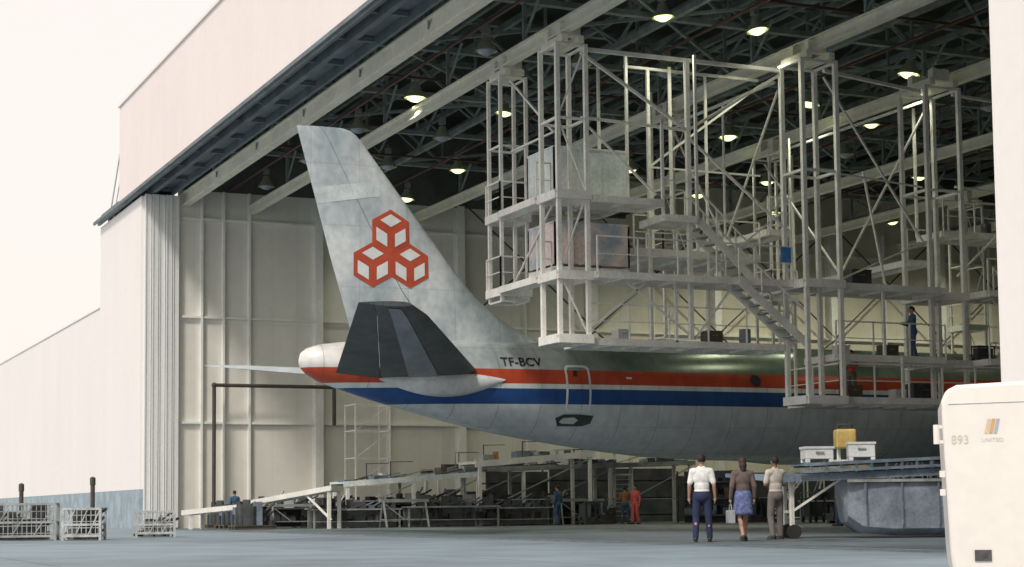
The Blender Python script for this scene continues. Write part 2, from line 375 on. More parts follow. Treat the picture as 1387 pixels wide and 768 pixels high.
def fsec(Y):
    for a,b in zip(SEC,SEC[1:]):
        if a[0]<=Y<=b[0]:
            t=(Y-a[0])/(b[0]-a[0]); return [a[i]+(b[i]-a[i])*t for i in (1,2,3)]
    return SEC[0][1:] if Y<SEC[0][0] else SEC[-1][1:]
def fx(Y,Z,side=1):
    zt,zb,w=fsec(Y); c=(zt+zb)/2; h=(zt-zb)/2
    t=max(0,1-((Z-c)/h)**2); return XC+side*w*math.sqrt(t)
fine=[]
for a,b in zip(SEC,SEC[1:]):
    n=max(1,int((b[0]-a[0])/1.0))
    for i in range(n): fine.append(a[0]+(b[0]-a[0])*i/n)
fine.append(SEC[-1][0])
rings=[]
for Y in fine:
    zt,zb,w=fsec(Y); c=(zt+zb)/2;h=(zt-zb)/2
    rings.append([V((XC+w*math.cos(2*math.pi*i/64),Y,c+h*math.sin(2*math.pi*i/64))) for i in range(64)])
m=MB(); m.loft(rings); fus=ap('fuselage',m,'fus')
def finsec(Z):
    T=[(5.5,1.0,8.6),(5.95,.95,7.75),(6.12,.92,7.2),(6.35,.84,6.6),(6.8,.72,5.85),(7.46,.53,5.02),(8.3,.28,4.28),(12.15,-.75,1.26),(12.35,-.81,1.08),(12.47,-.84,.90),(12.53,-.84,.66)]
    for a,b in zip(T,T[1:]):
        if a[0]<=Z<=b[0]:
            t=(Z-a[0])/(b[0]-a[0]); return a[1]+(b[1]-a[1])*t,a[2]+(b[2]-a[2])*t
    return T[-1][1:]
def naca(c,t): return 5*t*(.2969*math.sqrt(max(c,0))-.126*c-.3516*c*c+.2843*c**3-.1015*c**4)
def finx(Y,Z,side=1):
    te,le=finsec(Z); ch=le-te; c=(le-Y)/ch; c=min(max(c,0),1)
    return XC+side*naca(c,.10)*min(ch,5.2)
def finpart(c0,c1,zs):
    rs=[]; n=14
    for Z in zs:
        te,le=finsec(Z); ch=le-te; ring=[]
        cs=[c0+(c1-c0)*((i/n)**1.6 if c0==0 else i/n) for i in range(n+1)]
        for c in cs: ring.append(V((finx(le-c*ch,Z),le-c*ch,Z)))
        for c in reversed(cs): ring.append(V((finx(le-c*ch,Z,-1)-.0005,le-c*ch,Z)))
        rs.append(ring)
    m=MB(); m.loft(rs); return m
zs=[5.5,5.95,6.12,6.35,6.8,7.46,8.3,9.2,10.1,11,12.15,12.35,12.47,12.53]
fin=ap('fin',finpart(0,.55,zs),'fin')
ap('rudder',finpart(.556,1,[z for z in zs if z>=6.12]),'fin')
R0=.70
red=MB()
def pt(y,z,o): return V((finx(y,z)+o,y,z))
whs=[]
for cy,cz in [(2.14,9.36),(1.55,8.31),(2.76,8.31)]:
    P=[(cy+R0*math.sin(math.radians(60*i)),cz+R0*math.cos(math.radians(60*i))) for i in range(6)]
    K=4
    for i in range(6):
        a=P[i];b=P[(i+1)%6]
        for r in range(K):
            q=[]
            for (p,f2) in ((a,r/K),(a,(r+1)/K),(b,(r+1)/K),(b,r/K)):
                q.append(pt(cy+(p[0]-cy)*f2,cz+(p[1]-cz)*f2,.02))
            red.add(q,[(0,1,2,3)])
    for tri in ((5,0,1),(1,2,3),(3,4,5)):
        quad=[P[tri[0]],P[tri[1]],P[tri[2]],(cy,cz)]
        mx=sum(q[0] for q in quad)/4; mz=sum(q[1] for q in quad)/4
        s=.58
        qq=[(mx+(y-mx)*s,mz+(z-mz)*s) for y,z in quad]
        n=3; wh=MB()
        def bl(u,v):
            y=(qq[0][0]*(1-u)*(1-v)+qq[1][0]*u*(1-v)+qq[2][0]*u*v+qq[3][0]*(1-u)*v)
            z=(qq[0][1]*(1-u)*(1-v)+qq[1][1]*u*(1-v)+qq[2][1]*u*v+qq[3][1]*(1-u)*v)
            return pt(y,z,.032)
        wh.add([bl(i/n,j/n) for i in range(n+1) for j in range(n+1)],[(i*(n+1)+j,(i+1)*(n+1)+j,(i+1)*(n+1)+j+1,i*(n+1)+j+1) for i in range(n) for j in range(n)])
        whs.append(wh)
ap('emblem',red,'red',parent=fin,smooth=False,label='three red outlined cubes emblem')
for wh in whs: ap('emblem_face',wh,'logowhite',parent=fin,smooth=False)
def zl(y): return 10.15+ (y+.1)*.16
ys=[-.2+.25*i for i in range(11)]
ys=[y for y in ys if y<finsec(zl(y)+.5)[1]-.12]
m=MB(); m.add([V((finx(y,zl(y)+h)+.008,y,zl(y)+h)) for y in ys for h in (0,.5)],[(2*i,2*i+2,2*i+3,2*i+1) for i in range(len(ys)-1)])
ap('pale_skin_strip',m,pmat('pale_strip_paint',(.66,.75,.76),.45,.05,.2,1.5),parent=fin,smooth=False)
def stab(side):
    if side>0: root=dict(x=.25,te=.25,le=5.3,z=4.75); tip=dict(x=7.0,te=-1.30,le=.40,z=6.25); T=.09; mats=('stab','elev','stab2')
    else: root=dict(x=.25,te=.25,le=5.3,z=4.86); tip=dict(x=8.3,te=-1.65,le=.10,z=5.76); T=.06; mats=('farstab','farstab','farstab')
    def P(s,c,top):
        te=root['te']+(tip['te']-root['te'])*s; le=root['le']+(tip['le']-root['le'])*s; ch=le-te
        if s>.97: le-= (s-.97)*6; ch=le-te
        x=root['x']+(tip['x']-root['x'])*s; z=root['z']+(tip['z']-root['z'])*s
        t=naca(c,T)*ch
        return V((XC+side*x,le-c*ch,z+(t if top else -t)))
    def piece(c0,c1,s0,s1,n=10):
        rs=[]
        for k in range(9):
            s=s0+(s1-s0)*k/8
            cs=[c0+(c1-c0)*((i/n)**1.5 if c0==0 else i/n) for i in range(n+1)]
            rs.append([P(s,c,True) for c in cs]+[P(s,c,False)+V((0,0,-.002)) for c in reversed(cs)])
        m=MB(); m.loft(rs); return m
    s=ap('tailplane',piece(0,.70,0,1),mats[0])
    ap('elevator',piece(.706,1,.08,1),mats[1],parent=s)
    c0,c1=.28,.50
    m=MB(); K=9
    m.add([P(.10+.88*k/(K-1),c0+(c1-c0)*i/4,False)+V((0,0,-.02)) for k in range(K) for i in range(5)],[(k*5+i,(k+1)*5+i,(k+1)*5+i+1,k*5+i+1) for k in range(K-1) for i in range(4)])
    ap('underside_band',m,mats[2],parent=s,smooth=False)  # coloured band; on the near side it stands in for a reflection
stab(1);stab(-1)
for sd in (1,-1):
    rs=[]
    for k in range(17):
        t=k/16; Y=1.5+3.9*t; w=math.sin(math.pi*min(max(t,.01),.99))**.8
        c=V((fx(Y,4.72,sd)+sd*.02,Y,4.70-.16*math.sin(math.pi*t)))
        rs.append([c+V((.26*w*math.cos(a),0,.38*w*math.sin(a))) for a in [2*math.pi*i/16 for i in range(16)]])
    m=MB(); m.loft(rs); ap('root_fairing',m,'fairing')
def ringdoor(Y0,Y1,Z0,Z1,w,off):
    def rr(y0,y1,z0,z1,r):
        out=[]
        for cx,cz,a0 in ((y1-r,z1-r,0),(y0+r,z1-r,90),(y0+r,z0+r,180),(y1-r,z0+r,270)):
            for k in range(5):
                a=math.radians(a0+90*k/4); out.append((cx+r*math.cos(a),cz+r*math.sin(a)))
        d=[]
        for i in range(len(out)):
            a=out[i];b=out[(i+1)%len(out)]
            n=max(1,int(math.hypot(b[0]-a[0],b[1]-a[1])/.12))
            for k in range(n): d.append((a[0]+(b[0]-a[0])*k/n,a[1]+(b[1]-a[1])*k/n))
        return d
    o_=rr(Y0,Y1,Z0,Z1,.14)
    cy=(Y0+Y1)/2;cz=(Z0+Z1)/2
    i_=[(cy+(y-cy)*(1-2*w/(Y1-Y0)),cz+(z-cz)*(1-2*w/(Z1-Z0))) for y,z in o_]
    m=MB();n=len(o_)
    vs=[V((fx(y,z)+off,y,z)) for y,z in o_]+[V((fx(y,z)+off,y,z)) for y,z in i_]
    m.add(vs,[(i,(i+1)%n,n+(i+1)%n,n+i) for i in range(n)])
    return m
dr=ap('door',ringdoor(7.4,8.25,3.72,5.22,.07,.018),'fairing',smooth=False)
m=MB(); y,z=7.75,4.95
m.add([V((fx(y+a,z+b)+.02,y+a,z+b)) for a,b in ((-.07,-.09),(.07,-.09),(.07,.09),(-.07,.09))],[(0,1,2,3)])
ap('door_handle',m,'black',parent=dr,smooth=False)
m=MB()
vs=[V((fx(y,z)+.02,y,z)) for y,z in ((7.15,3.55),(7.3,3.3),(8.1,3.3),(8.35,3.38),(8.4,3.62),(7.9,3.66),(7.4,3.66))]
m.add(vs,[tuple(range(7))]); ap('open_vent',m,'darkgreen',smooth=False)
y,z,r=14.3,4.85,.20
m=MB(); m.add([V((fx(y+r*math.cos(a),z+r*math.sin(a))+.02,y+r*math.cos(a),z+r*math.sin(a))) for a in [2*math.pi*i/16 for i in range(16)]],[tuple(range(16))]); ap('round_port',m,'black',smooth=False)
m=MB(); y,z=9.6,4.83
m.add([V((fx(y+a,z+b)+.02,y+a,z+b)) for a,b in ((-.1,-.03),(.1,-.03),(.1,.03),(-.1,.03))],[(0,1,2,3)]); ap('latch_plate',m,'fairing',smooth=False)
def textmesh(body,size,fn,name,mat,parent,loc,off=.018):
    cu=bpy.data.curves.new(name,'FONT'); cu.body=body; cu.size=size; cu.offset=size*off; cu.space_character=1.06
    t=bpy.data.objects.new(name,cu); COL.objects.link(t)
    dg=bpy.context.evaluated_depsgraph_get(); dg.update()
    me=bpy.data.meshes.new_from_object(t.evaluated_get(dg)); bpy.data.objects.remove(t)
    for v in me.vertices: v.co=fn(v.co.x,v.co.y)-V(loc)
    me.materials.clear(); me.materials.append(M[mat])
    o=bpy.data.objects.new(name,me); COL.objects.link(o); o.parent=parent; return o
def rot_(x,z): return V((fx(5.33+x,5.17+z)+.03,5.33+x,5.17+z))
textmesh('TF-BCV',.40,lambda x,y:rot_(x*.98,y*.95),'registration_lettering','black',AC,(XC,12,0),off=.022)
for sd in (1,-1):
    rs=[]
    for k in range(9):
        s=k/8; x=1.0+20.5*s; le=33-12.5*s; te=24.2-6.5*s; ch=le-te; z=2.95+1.9*s
        cs=[(i/8)**1.5 for i in range(9)]
        rs.append([V((XC+sd*x,le-c*ch,z+naca(c,.11)*ch)) for c in cs]+[V((XC+sd*x,le-c*ch,z-naca(c,.11)*ch-.001)) for c in reversed(cs)])
    m=MB();m.loft(rs);ap('wing',m,'fairing')
    for ex,ey in ((8.2,28.5),(14.4,25.0)):
        zc=2.95+1.9*(ex-1)/20.5-1.0
        n=MB(); rs=[]
        for yy,r in ((-2.6,.32),(-1.8,.5),(0,.66),(2.0,.7),(3.2,.66),(3.4,.6)):
            rs.append([V((XC+sd*ex+r*math.cos(a),ey+yy,zc+r*math.sin(a))) for a in [2*math.pi*i/20 for i in range(20)]])
        n.loft(rs); n.b2(XC+sd*ex-.1,XC+sd*ex+.1,ey-1.5,ey+2.2,zc+.4,zc+1.0)
        ap('engine',n,'fairing')
    n=MB(); n.tube((XC+sd*2.9,25.5,.6),(XC+sd*2.9,25.5,3),.16)
    n.bar((XC+sd*2.9,24.8,.6),(XC+sd*2.9,26.2,.6),.15)
    for yy in (24.8,26.2):
        for xx in (2.6,3.2): n.tube((XC+sd*xx-.18,yy,.56),(XC+sd*xx+.18,yy,.56),.56,n=24)
    ap('landing_gear',n,'rubber',smooth=True)
n=MB(); n.tube((XC,39,.5),(XC,39,2.4),.1); n.tube((XC-.4,39,.43),(XC+.4,39,.43),.1,n=10); n.tube((XC-.4,39,.43),(XC-.12,39,.43),.43,n=20); n.tube((XC+.12,39,.43),(XC+.4,39,.43),.43,n=20)
ap('landing_gear',n,'rubber')

# ---------------------------------------------------------------- hanging docks
def rail(m,pts,h=1.05,w=.042,step=1.3,mid=True):
    for a,b in zip(pts,pts[1:]):
        a=V(a);b=V(b);n=max(1,int((b-a).length/step+.5))
        for i in range(n+1):
            p=a+(b-a)*i/n; m.bar(p,p+V((0,0,h)),w)
        m.bar(a+V((0,0,h)),b+V((0,0,h)),w)
        if mid: m.bar(a+V((0,0,h*.52)),b+V((0,0,h*.52)),w*.7)
def deckm(m,x0,x1,y0,y1,z,t=.15):
    m.b2(x0,x1,y0,y1,z-.04,z)
    m.b2(x0-.04,x0+.05,y0,y1,z-t,z+.05); m.b2(x1-.05,x1+.04,y0,y1,z-t,z+.05)
    m.b2(x0+.05,x1-.05,y0-.04,y0+.05,z-t,z+.05); m.b2(x0+.05,x1-.05,y1-.05,y1+.04,z-t,z+.05)
    n=int((y1-y0)/.9)
    for i in range(1,n): 
        y=y0+(y1-y0)*i/n; m.b2(x0+.05,x1-.05,y-.03,y+.03,z-t*.8,z-.042)
GD='hanging steel access towers around the aircraft tail'
def tower(x0,x1,y0,y1,zt,zb,levels,rails,label,w=.10,hz=2.8,diag=(1,)):
    cx,cy=(x0+x1)/2,(y0+y1)/2
    T=empty('hanging_tower',(cx,cy,zb),label,'scaffold',GD); loc=(cx,cy,zb)
    m=MB(); cs=[(x0,y0),(x1,y0),(x1,y1),(x0,y1)]
    for x,y in cs: m.bar((x,y,zb),(x,y,zt-.25),w)
    zz=sorted(set([zb]+levels+[zt-.3])); full=[]
    for a,b in zip(zz,zz[1:]):
        n=max(1,round((b-a)/hz)); full+=[a+(b-a)*i/n for i in range(n)]
    full.append(zz[-1])
    for k,z in enumerate(full):
        for i in range(4):
            a=cs[i];b=cs[(i+1)%4]; m.bar((*a,z),(*b,z),w*.6)
            if k<len(full)-1 and i in diag:
                z2=full[k+1]
                if (k+i)%2: m.bar((*a,z),(*b,z2),w*.35)
                else: m.bar((*b,z),(*a,z2),w*.35)
    ob('tower_frame',m,'wsteel',loc=loc,parent=T)
    m=MB(); m.b2(x0-.15,x1+.15,y0+.1,y0+.3,zt-.24,zt-.04); m.b2(x0-.15,x1+.15,y1-.3,y1-.1,zt-.24,zt-.04)
    m.b2(x0,x0+.25,cy-.32,cy+.32,zt-.04,zt+.32); m.b2(x1-.25,x1,cy-.32,cy+.32,zt-.04,zt+.32)
    for x in (x0+.12,x1-.12):
        for s in (-.2,.2): m.tube((x,cy+s-.04,zt+.25),(x,cy+s+.04,zt+.25),.13,n=12)
    ob('trolley',m,'cream',loc=loc,parent=T)
    for z in levels:
        m=MB(); deckm(m,x0-.1,x1+.1,y0-.1,y1+.1,z,.2); ob('deck',m,'wsteel',loc=loc,parent=T)
        if z in rails:
            m=MB(); rail(m,[(x0-.08,y0-.08,z),(x1+.08,y0-.08,z),(x1+.08,y1+.08,z)],h=1.0); ob('guard_rail',m,'wsteel',loc=loc,parent=T)
    return T
tower(27.9,28.8,4.75,5.6,14.2,7.0,[9.65,7.35],[9.65,7.35],'narrow white hanging tower beside the fin',w=.10,hz=2.2,diag=())
tower(31.8,32.9,4.7,5.6,14.2,5.45,[9.65,7.35,5.55],[],'white hanging tower with three decks by the tail',w=.12,hz=2.4)
tower(32.6,33.7,12.4,13.6,14.3,3.75,[7.35,3.9],[],'tall white hanging tower reaching below the stripe',w=.13,hz=3.2,diag=())
tower(31.0,32.3,18.0,19.3,14.3,3.8,[7.35,5.2],[],'tall white hanging tower over the forward fuselage',w=.13,hz=3.2,diag=())
tower(24.0,25.0,12.5,13.5,14.3,6.5,[9.2],[9.2],'white hanging tower above the fuselage roof',w=.09)
tower(20.2,21.3,19.2,20.2,14.3,6.0,[8.6],[8.6],'white hanging tower beyond the fuselage',w=.09)
tower(13.8,14.9,33.5,34.5,14.3,4.2,[8.6,6],[8.6],'white hanging tower beyond the fuselage',w=.09)
tower(30.4,31.4,26.4,27.6,14.3,5.0,[8.0,6.2],[8.0],'white hanging tower over the wing')

def platform(x0,x1,y0,y1,z,sides,label,panels=None,hang=None):
    P=empty('work_platform',((x0+x1)/2,(y0+y1)/2,z),label,'platform','steel work platforms around the aircraft'); loc=P.location.copy()
    m=MB(); deckm(m,x0,x1,y0,y1,z)
    if hang:
        for x,y,zz in hang: m.bar((x,y,z),(x,y,zz),.08)
    ob('deck',m,'wsteel',loc=loc,parent=P)
    C={'n':[(x1,y0,z),(x1,y1,z)],'f':[(x0,y0,z),(x0,y1,z)],'a':[(x0,y0,z),(x1,y0,z)],'b':[(x0,y1,z),(x1,y1,z)]}
    for s in sides:
        m=MB(); rail(m,C[s]); ob('guard_rail',m,'wsteel',loc=loc,parent=P)
    if panels:
        mat,h=panels
        for s in ('n','a','f','b'):
            a=V(C[s][0]);b=V(C[s][1]); d=(b-a).normalized()
            m=MB(); m.bar(a+d*.03+V((0,0,.1+h/2)),b-d*.03+V((0,0,.1+h/2)),.03,h-.05)
            n=max(2,int((b-a).length/.8+.5))
            for i in range(n+1):
                p=a+(b-a)*i/n; m.bar(p+V((0,0,.1)),p+V((0,0,.1+h)),.05)
            m.bar(a+V((0,0,.1+h)),b+V((0,0,.1+h)),.06)
            ob('parapet_panel',m,mat,loc=loc,parent=P)
    return P
platform(28.95,31.65,4.6,5.05,9.65,'n','white walkway joining two hanging towers')
platform(28.95,31.65,4.6,5.05,7.35,'n','lower white walkway joining two hanging towers')
platform(29.9,31.7,5.15,7.55,9.65,'','work platform with weathered pale panel parapet',('panel',1.45),hang=[(29.9,7.55,14.2),(31.7,7.55,14.2)])
platform(29.9,31.7,5.15,7.55,7.65,'','work platform with mottled pink and grey parapet',('pinkpanel',1.25))
platform(31.75,33.0,5.75,8.0,9.55,'','narrow white walkway beside the panelled platform',hang=[(33,8,11.8)])
platform(31.4,32.9,8.1,9.2,9.15,'n','stepped white walkway at the head of a stair',hang=[(32.9,9.2,14),(31.4,9.2,14)])
platform(31.8,33.2,5.75,12.25,7.35,'n','long white middle walkway over the fuselage')
platform(31.6,33.3,13.75,17.8,7.35,'','long white middle walkway over the fuselage')
platform(31.6,33.3,19.45,26.3,7.35,'n','long white middle walkway over the fuselage')
platform(31.0,32.6,5.75,12.3,5.5,'n','lower white walkway beside the fuselage',hang=[(32.6,8.6,7.3),(31,10.6,7.3)])
platform(30.6,33.4,13.7,20.0,3.9,'na','low wide work platform beside the fuselage',hang=[(33.4,16,5.2),(30.6,14,7)])
platform(31.5,33.2,13.75,17.8,5.2,'n','white work platform holding tool boxes',hang=[(33.2,15.5,7.3)])
platform(31.5,33.2,19.5,24,5.2,'n','white work platform by the wing',hang=[(33.2,22,7.3)])
platform(21.4,30.8,18.3,19.1,8.6,'n','cross walkway over the fuselage roof',hang=[(24,18.3,14),(27,18.3,14)])
platform(25.1,31.4,12.6,13.4,9.2,'n','cross walkway over the fuselage roof')
platform(28.4,31.2,8.0,12.4,8.4,'n','white inner walkway hung over the fuselage spine',hang=[(31.2,10.2,14),(28.4,10.2,14)])
platform(29.6,31.0,19.6,26,9.6,'n','upper white walkway over the wing root',hang=[(31,22.8,14),(29.6,19.6,14)])
platform(33.4,35.2,24.2,30,6.3,'na','white outer walkway over the wing',hang=[(35.2,24.2,10),(35.2,27,10),(33.4,27,14)])

def lattice_obj(segs,label,w=.08,mat='wsteel'):
    m=MB()
    for a,b,*k in segs: m.bar(a,b,k[0] if k else w)
    o=ob('dock_bracing',m,mat,loc=segs[0][0]); tag(o,label,'bracing','diagonal steel braces between the docks'); return o
X=32.6
lattice_obj([((X,5.6,13.9),(X,12.4,13.9),.11),((X,5.6,11.9),(X,9.1,11.8),.08),((X,5.6,13.8),(X,9.1,11.8)),((X,9.1,11.8),(X,12.4,13.8)),
 ((X,9.1,13.9),(X,9.1,5.6),.13),((X,9.1,11.6),(X,12.5,9.0),.07),((X,5.65,11.8),(X,8.0,9.8),.06),
 ((X,9.3,7.3),(X,12.4,9.6),.05),((X,7.0,7.2),(X,9.1,5.7),.06),((X,5.7,5.7),(X,7.6,7.2),.06),((X,9.2,5.6),(X,10.6,7.3),.06)],
 'white zigzag lattice between two hanging towers')
X=31.3
lattice_obj([((X,7.7,13.9),(X,12.4,13.9),.08),((X,8.5,13.9),(X,8.5,5.6),.09),((X,8.5,10.9),(X,12.4,13.7),.06),((X,10.5,13.9),(X,10.5,7.4),.07),((X,8.5,10.9),(X,12.4,10.9),.05)],
 'white inner lattice frame hung above the fuselage')
lattice_obj([((33.1,13.6,13.9),(32,18,13.9),.10),((33.1,13.6,13.7),(32,18,9.0),.06),((33.2,13.7,7.4),(32.2,17.9,9.0),.05),((33.2,15.6,7.4),(32.2,15.6,11.1),.06),((33.1,13.6,10.8),(32,18,10.8),.05)],
 'crossed white braces between two tall hanging towers')
lattice_obj([((32,19.3,13.9),(31,26.4,13.9),.08),((32,19.3,8.0),(31,26.4,13.5),.06),((32,22.5,7.4),(32,22.5,13.9),.08),((32,19.3,10.9),(31,26.4,10.9),.06),((32.9,21,3.9),(32.9,21,7.3),.08),((32.9,24,3.9),(32.9,24,7.3),.08),((32.9,21,3.95),(32.9,24,3.95),.08)],
 'crossed white braces over the wing root')
lattice_obj([((28.8,5.1,13.8),(31.8,5.1,11.6),.06),((28.8,5.1,11.6),(31.8,5.1,11.6),.05),((28.9,5.1,7.5),(31.7,5.1,9.5),.05)],
 'white cross braces between the tail towers')
lattice_obj([((25,13,13.9),(31.3,13,13.9),.08),((25,13,13.6),(28.2,13,9.3),.06),((28.2,13,9.3),(31.5,13,13.6),.06),((28.2,13,13.9),(28.2,13,9.3),.06)],
 'white trestle bracing above the fuselage roof')
lattice_obj([((21.3,19,13.9),(31,19,13.9),.08),((21.3,19,13.6),(26,19,8.8),.06),((26,19,8.8),(31,19,13.6),.06)],
 'white trestle bracing across the forward fuselage')
def stair(x,y0,z0,y1,z1,w=.75):
    S=empty('staircase',(x,y0,z0),'white steel stair with open treads between dock levels','staircase','steel stairs on the dock'); loc=(x,y0,z0)
    for s in (-w/2,w/2):
        m=MB(); m.bar((x+s,y0,z0),(x+s,y1,z1),.05,.24); ob('stringer',m,'wsteel',loc=loc,parent=S)
    n=int(abs(z0-z1)/.2)
    for i in range(1,n):
        t=i/n; m=MB(); m.box((x,y0+(y1-y0)*t,z0+(z1-z0)*t+.02),(w-.07,.24,.04)); ob('tread',m,'gsteel',loc=loc,parent=S)
    for s in (-w/2,w/2):
        m=MB(); m.bar((x+s,y0,z0+.95),(x+s,y1,z1+.95),.045)
        for i in range(4):
            t=i/3; p=V((x+s,y0+(y1-y0)*t,z0+(z1-z0)*t)); m.bar(p,p+V((0,0,.95)),.04)
        ob('handrail',m,'wsteel',loc=loc,parent=S)
stair(32.4,9.3,9.1,11.2,7.4)
stair(33.0,10.3,7.3,12.6,5.5)
stair(32.9,20.3,7.3,22.4,5.3)
m=MB(); m.box((33.25,12.0,8.15),(.04,.34,.45)); o=ob('notice_board',m,'bluegear',loc=(33.25,12,8.15)); tag(o,'small blue notice board fixed to the dock railing','sign')

# ---------------------------------------------------------------- small props (prototypes)
def crate(w,d,h,mat,label,name='equipment_box',cat='box',loc=(0,0,0),rz=0,group=None):
    C=empty(name,(0,0,0),label,cat,group)
    m=MB(); m.box((0,0,h/2+.04),(w,d,h-.08)); 
    for sx in (-1,1):
        for sy in (-1,1): m.box((sx*(w/2-.05),sy*(d/2-.05),.04),(.1,.1,.085))
    b=ob('body',m,mat,parent=C); bv=b.modifiers.new('b','BEVEL'); bv.width=.015; bv.segments=2
    m=MB(); m.box((0,0,h+.012),(w+.04,d+.04,.05)); ob('lid',m,mat,parent=C)
    m=MB(); m.box((0,-d/2-.02,h*.72),(w*.3,.04,.03)); ob('handle',m,'gsteel',parent=C)
    C.location=loc; C.rotation_euler=(0,0,rz); return C
def cart(mat,label):
    C=empty('tool_cart',(0,0,0),label,'cart','wheeled carts on the hangar floor')
    m=MB(); m.box((0,0,.25),(1.1,.6,.06)); m.box((0,0,.85),(1.1,.6,.06)); 
    for sx in (-1,1):
        for sy in (-1,1): m.box((sx*.52,sy*.27,.53),(.05,.05,.6))
    m.box((0,.0,.5),(.95,.45,.5)); ob('body',m,mat,parent=C)
    for sx in (-1,1):
        for sy in (-1,1):
            m=MB(); m.tube((sx*.45,sy*.25-.03,.11),(sx*.45,sy*.25+.03,.11),.11,n=14); ob('wheel',m,'rubber',parent=C)
    m=MB(); m.bar((.6,-.25,.85),(.72,-.25,1.1),.035); m.bar((.6,.25,.85),(.72,.25,1.1),.035); m.bar((.72,-.25,1.1),(.72,.25,1.1),.035); ob('handle',m,'gsteel',parent=C)
    return C
def drum(mat,label):
    m=MB(); m.lathe([(.28,0),(.29,.02),(.29,.28),(.305,.30),(.29,.32),(.29,.58),(.305,.6),(.29,.62),(.29,.86),(.28,.88),(.27,.86),(.01,.86)],n=20)
    o=ob('metal_drum',m,mat,smooth=True); return tag(o,label,'drum','metal drums on the hangar floor')
def trestle(mat='wsteel'):
    m=MB(); m.b2(-1,1,-.06,.06,.95,1.07)
    for x in (-.85,.85):
        for s in (-1,1): m.bar((x,s*.4,0),(x,s*.04,.97),.06)
        m.bar((x,-.3,.3),(x,.3,.3),.045)
    m.bar((-.85,0,.95),(.0,0,.3),.04); m.bar((-.85,0,.3),(.85,0,.3),.04)
    o=ob('trestle',m,mat); return tag(o,'grey steel trestle stand on the hangar floor','trestle','steel trestles on the floor')
def stuffbox(w,d,h,seed,mat,parent,z=0,n=14):
    rr=random.Random(seed); m=MB()
    for i in range(n):
        a=rr.uniform(.12,.55);b_=rr.uniform(.1,.45);c=rr.uniform(.08,h)
        x=rr.uniform(-w/2+a/2,w/2-a/2); y=rr.uniform(-d/2+b_/2,d/2-b_/2)
        if rr.random()<.5: m.box((x,y,z+c/2),(a,b_,c),rr.uniform(-.6,.6))
        elif rr.random()<.6: m.tube((x-a,y,z+.06),(x+a,y+.1,z+.06+rr.uniform(0,h)),.04)
        else: m.tube((x,y,z),(x,y,z+c),a*.28,n=12)
    o=ob('stored_parts',m,mat,parent=parent); o['kind']='stuff'; return o
def rack(mat,label,seed):
    R=empty('storage_rack',(0,0,0),label,'rack','storage racks along the hangar wall')
    m=MB()
    for x in (-1.4,1.4):
        for y in (-.35,.35): m.box((x,y,1.1),(.06,.06,2.2))
    for z in (.3,1.0,1.7):
        for y in (-.35,.35): m.box((0,y,z),(2.8,.04,.05))
        for x in (-1.4,1.4): m.box((x,0,z),(.04,.7,.05))
    ob('rack_frame',m,mat,parent=R)
    m=MB(); m.box((0,.36,1.1),(2.8,.02,2.2)); ob('back_panel',m,'dgsteel',parent=R)
    for k,z in enumerate((.3,1.0,1.7)):
        m=MB(); m.box((0,0,z+.03),(2.76,.66,.03)); ob('shelf',m,'dgsteel',parent=R)
        stuffbox(2.6,.6,.5,seed*7+k,('dgsteel','lidmetal','wood')[(k+seed)%3],R,z+.047,10)
    return R
def bench(mat,label,seed,L_=2.6,h=.95):
    B=empty('work_bench',(0,0,0),label,'bench','cluttered work benches on the hangar floor')
    m=MB(); m.box((0,0,h),(L_,.9,.07)); m.box((0,0,.3),(L_-.2,.8,.04))
    for x in (-L_/2+.1,L_/2-.1):
        for y in (-.38,.38): m.box((x,y,h/2),(.08,.08,h))
    m.box((0,.43,h*.5),(L_-.2,.02,h*.9))
    ob('bench_frame',m,mat,parent=B)
    stuffbox(L_-.2,.8,.5,seed,'dgsteel',B,h+.035,14); stuffbox(L_-.4,.7,.5,seed+50,'dgsteel',B,.32,12)
    stuffbox(L_-.4,.7,.6,seed+90,'gsteel' if seed%2 else 'lidmetal',B,h+.035,3)
    return B
def heap(seed,label):
    B=empty('parts_pallet',(0,0,0),label,'pallet','pallets heaped with dark aircraft parts')
    m=MB(); 
    for y in (-.4,0,.4): m.box((0,y,.06),(1.6,.12,.12))
    m.box((0,0,.14),(1.6,1.0,.04)); ob('pallet',m,'wood',parent=B)
    stuffbox(1.5,.95,1.0,seed,'dgsteel',B,.16,28); stuffbox(1.5,.95,.9,seed+3,'lidmetal',B,.16,4); stuffbox(1.4,.9,.9,seed+9,'wood',B,.16,6)
    return B
def ladderstand():
    S=empty('mobile_step_stand',(0,0,0),'wheeled white step stand with handrails','steps','mobile step stands')
    m=MB()
    for s in (-.4,.4):
        m.bar((-1.2,s,.12),(.6,s,2.2),.06); m.bar((.6,s,.12),(.6,s,2.2),.06); m.bar((1.4,s,.12),(1.4,s,2.2),.06); m.bar((.6,s,2.2),(1.4,s,2.2),.06); m.bar((-1.2,s,.14),(1.4,s,.14),.06)
        m.bar((.6,s,.2),(1.4,s,2.1),.04); m.bar((-1.2,s,.9),(.6,s,3.2),.04); m.bar((.6,s,3.2),(1.4,s,3.2),.04); m.bar((.6,s,2.2),(.6,s,3.2),.04); m.bar((1.4,s,2.2),(1.4,s,3.2),.04); m.bar((-1.2,s,.14),(-1.2,s,.9),.04)
    m.box((1,0,2.24),(.86,.86,.04)); m.bar((1.4,-.4,2.2),(1.4,.4,2.2),.06)
    for i in range(1,10):
        t=i/10; m.box((-1.2+1.8*t,0,.12+2.08*t),(.22,.82,.03))
    ob('frame',m,'wsteel',parent=S)
    for x in (-1.1,1.3):
        for s in (-.44,.44):
            m=MB(); m.tube((x,s-.03,.1),(x,s+.03,.1),.1,n=12); ob('wheel',m,'rubber',parent=S)
    return S
P={}
GB='equipment boxes around the hangar'
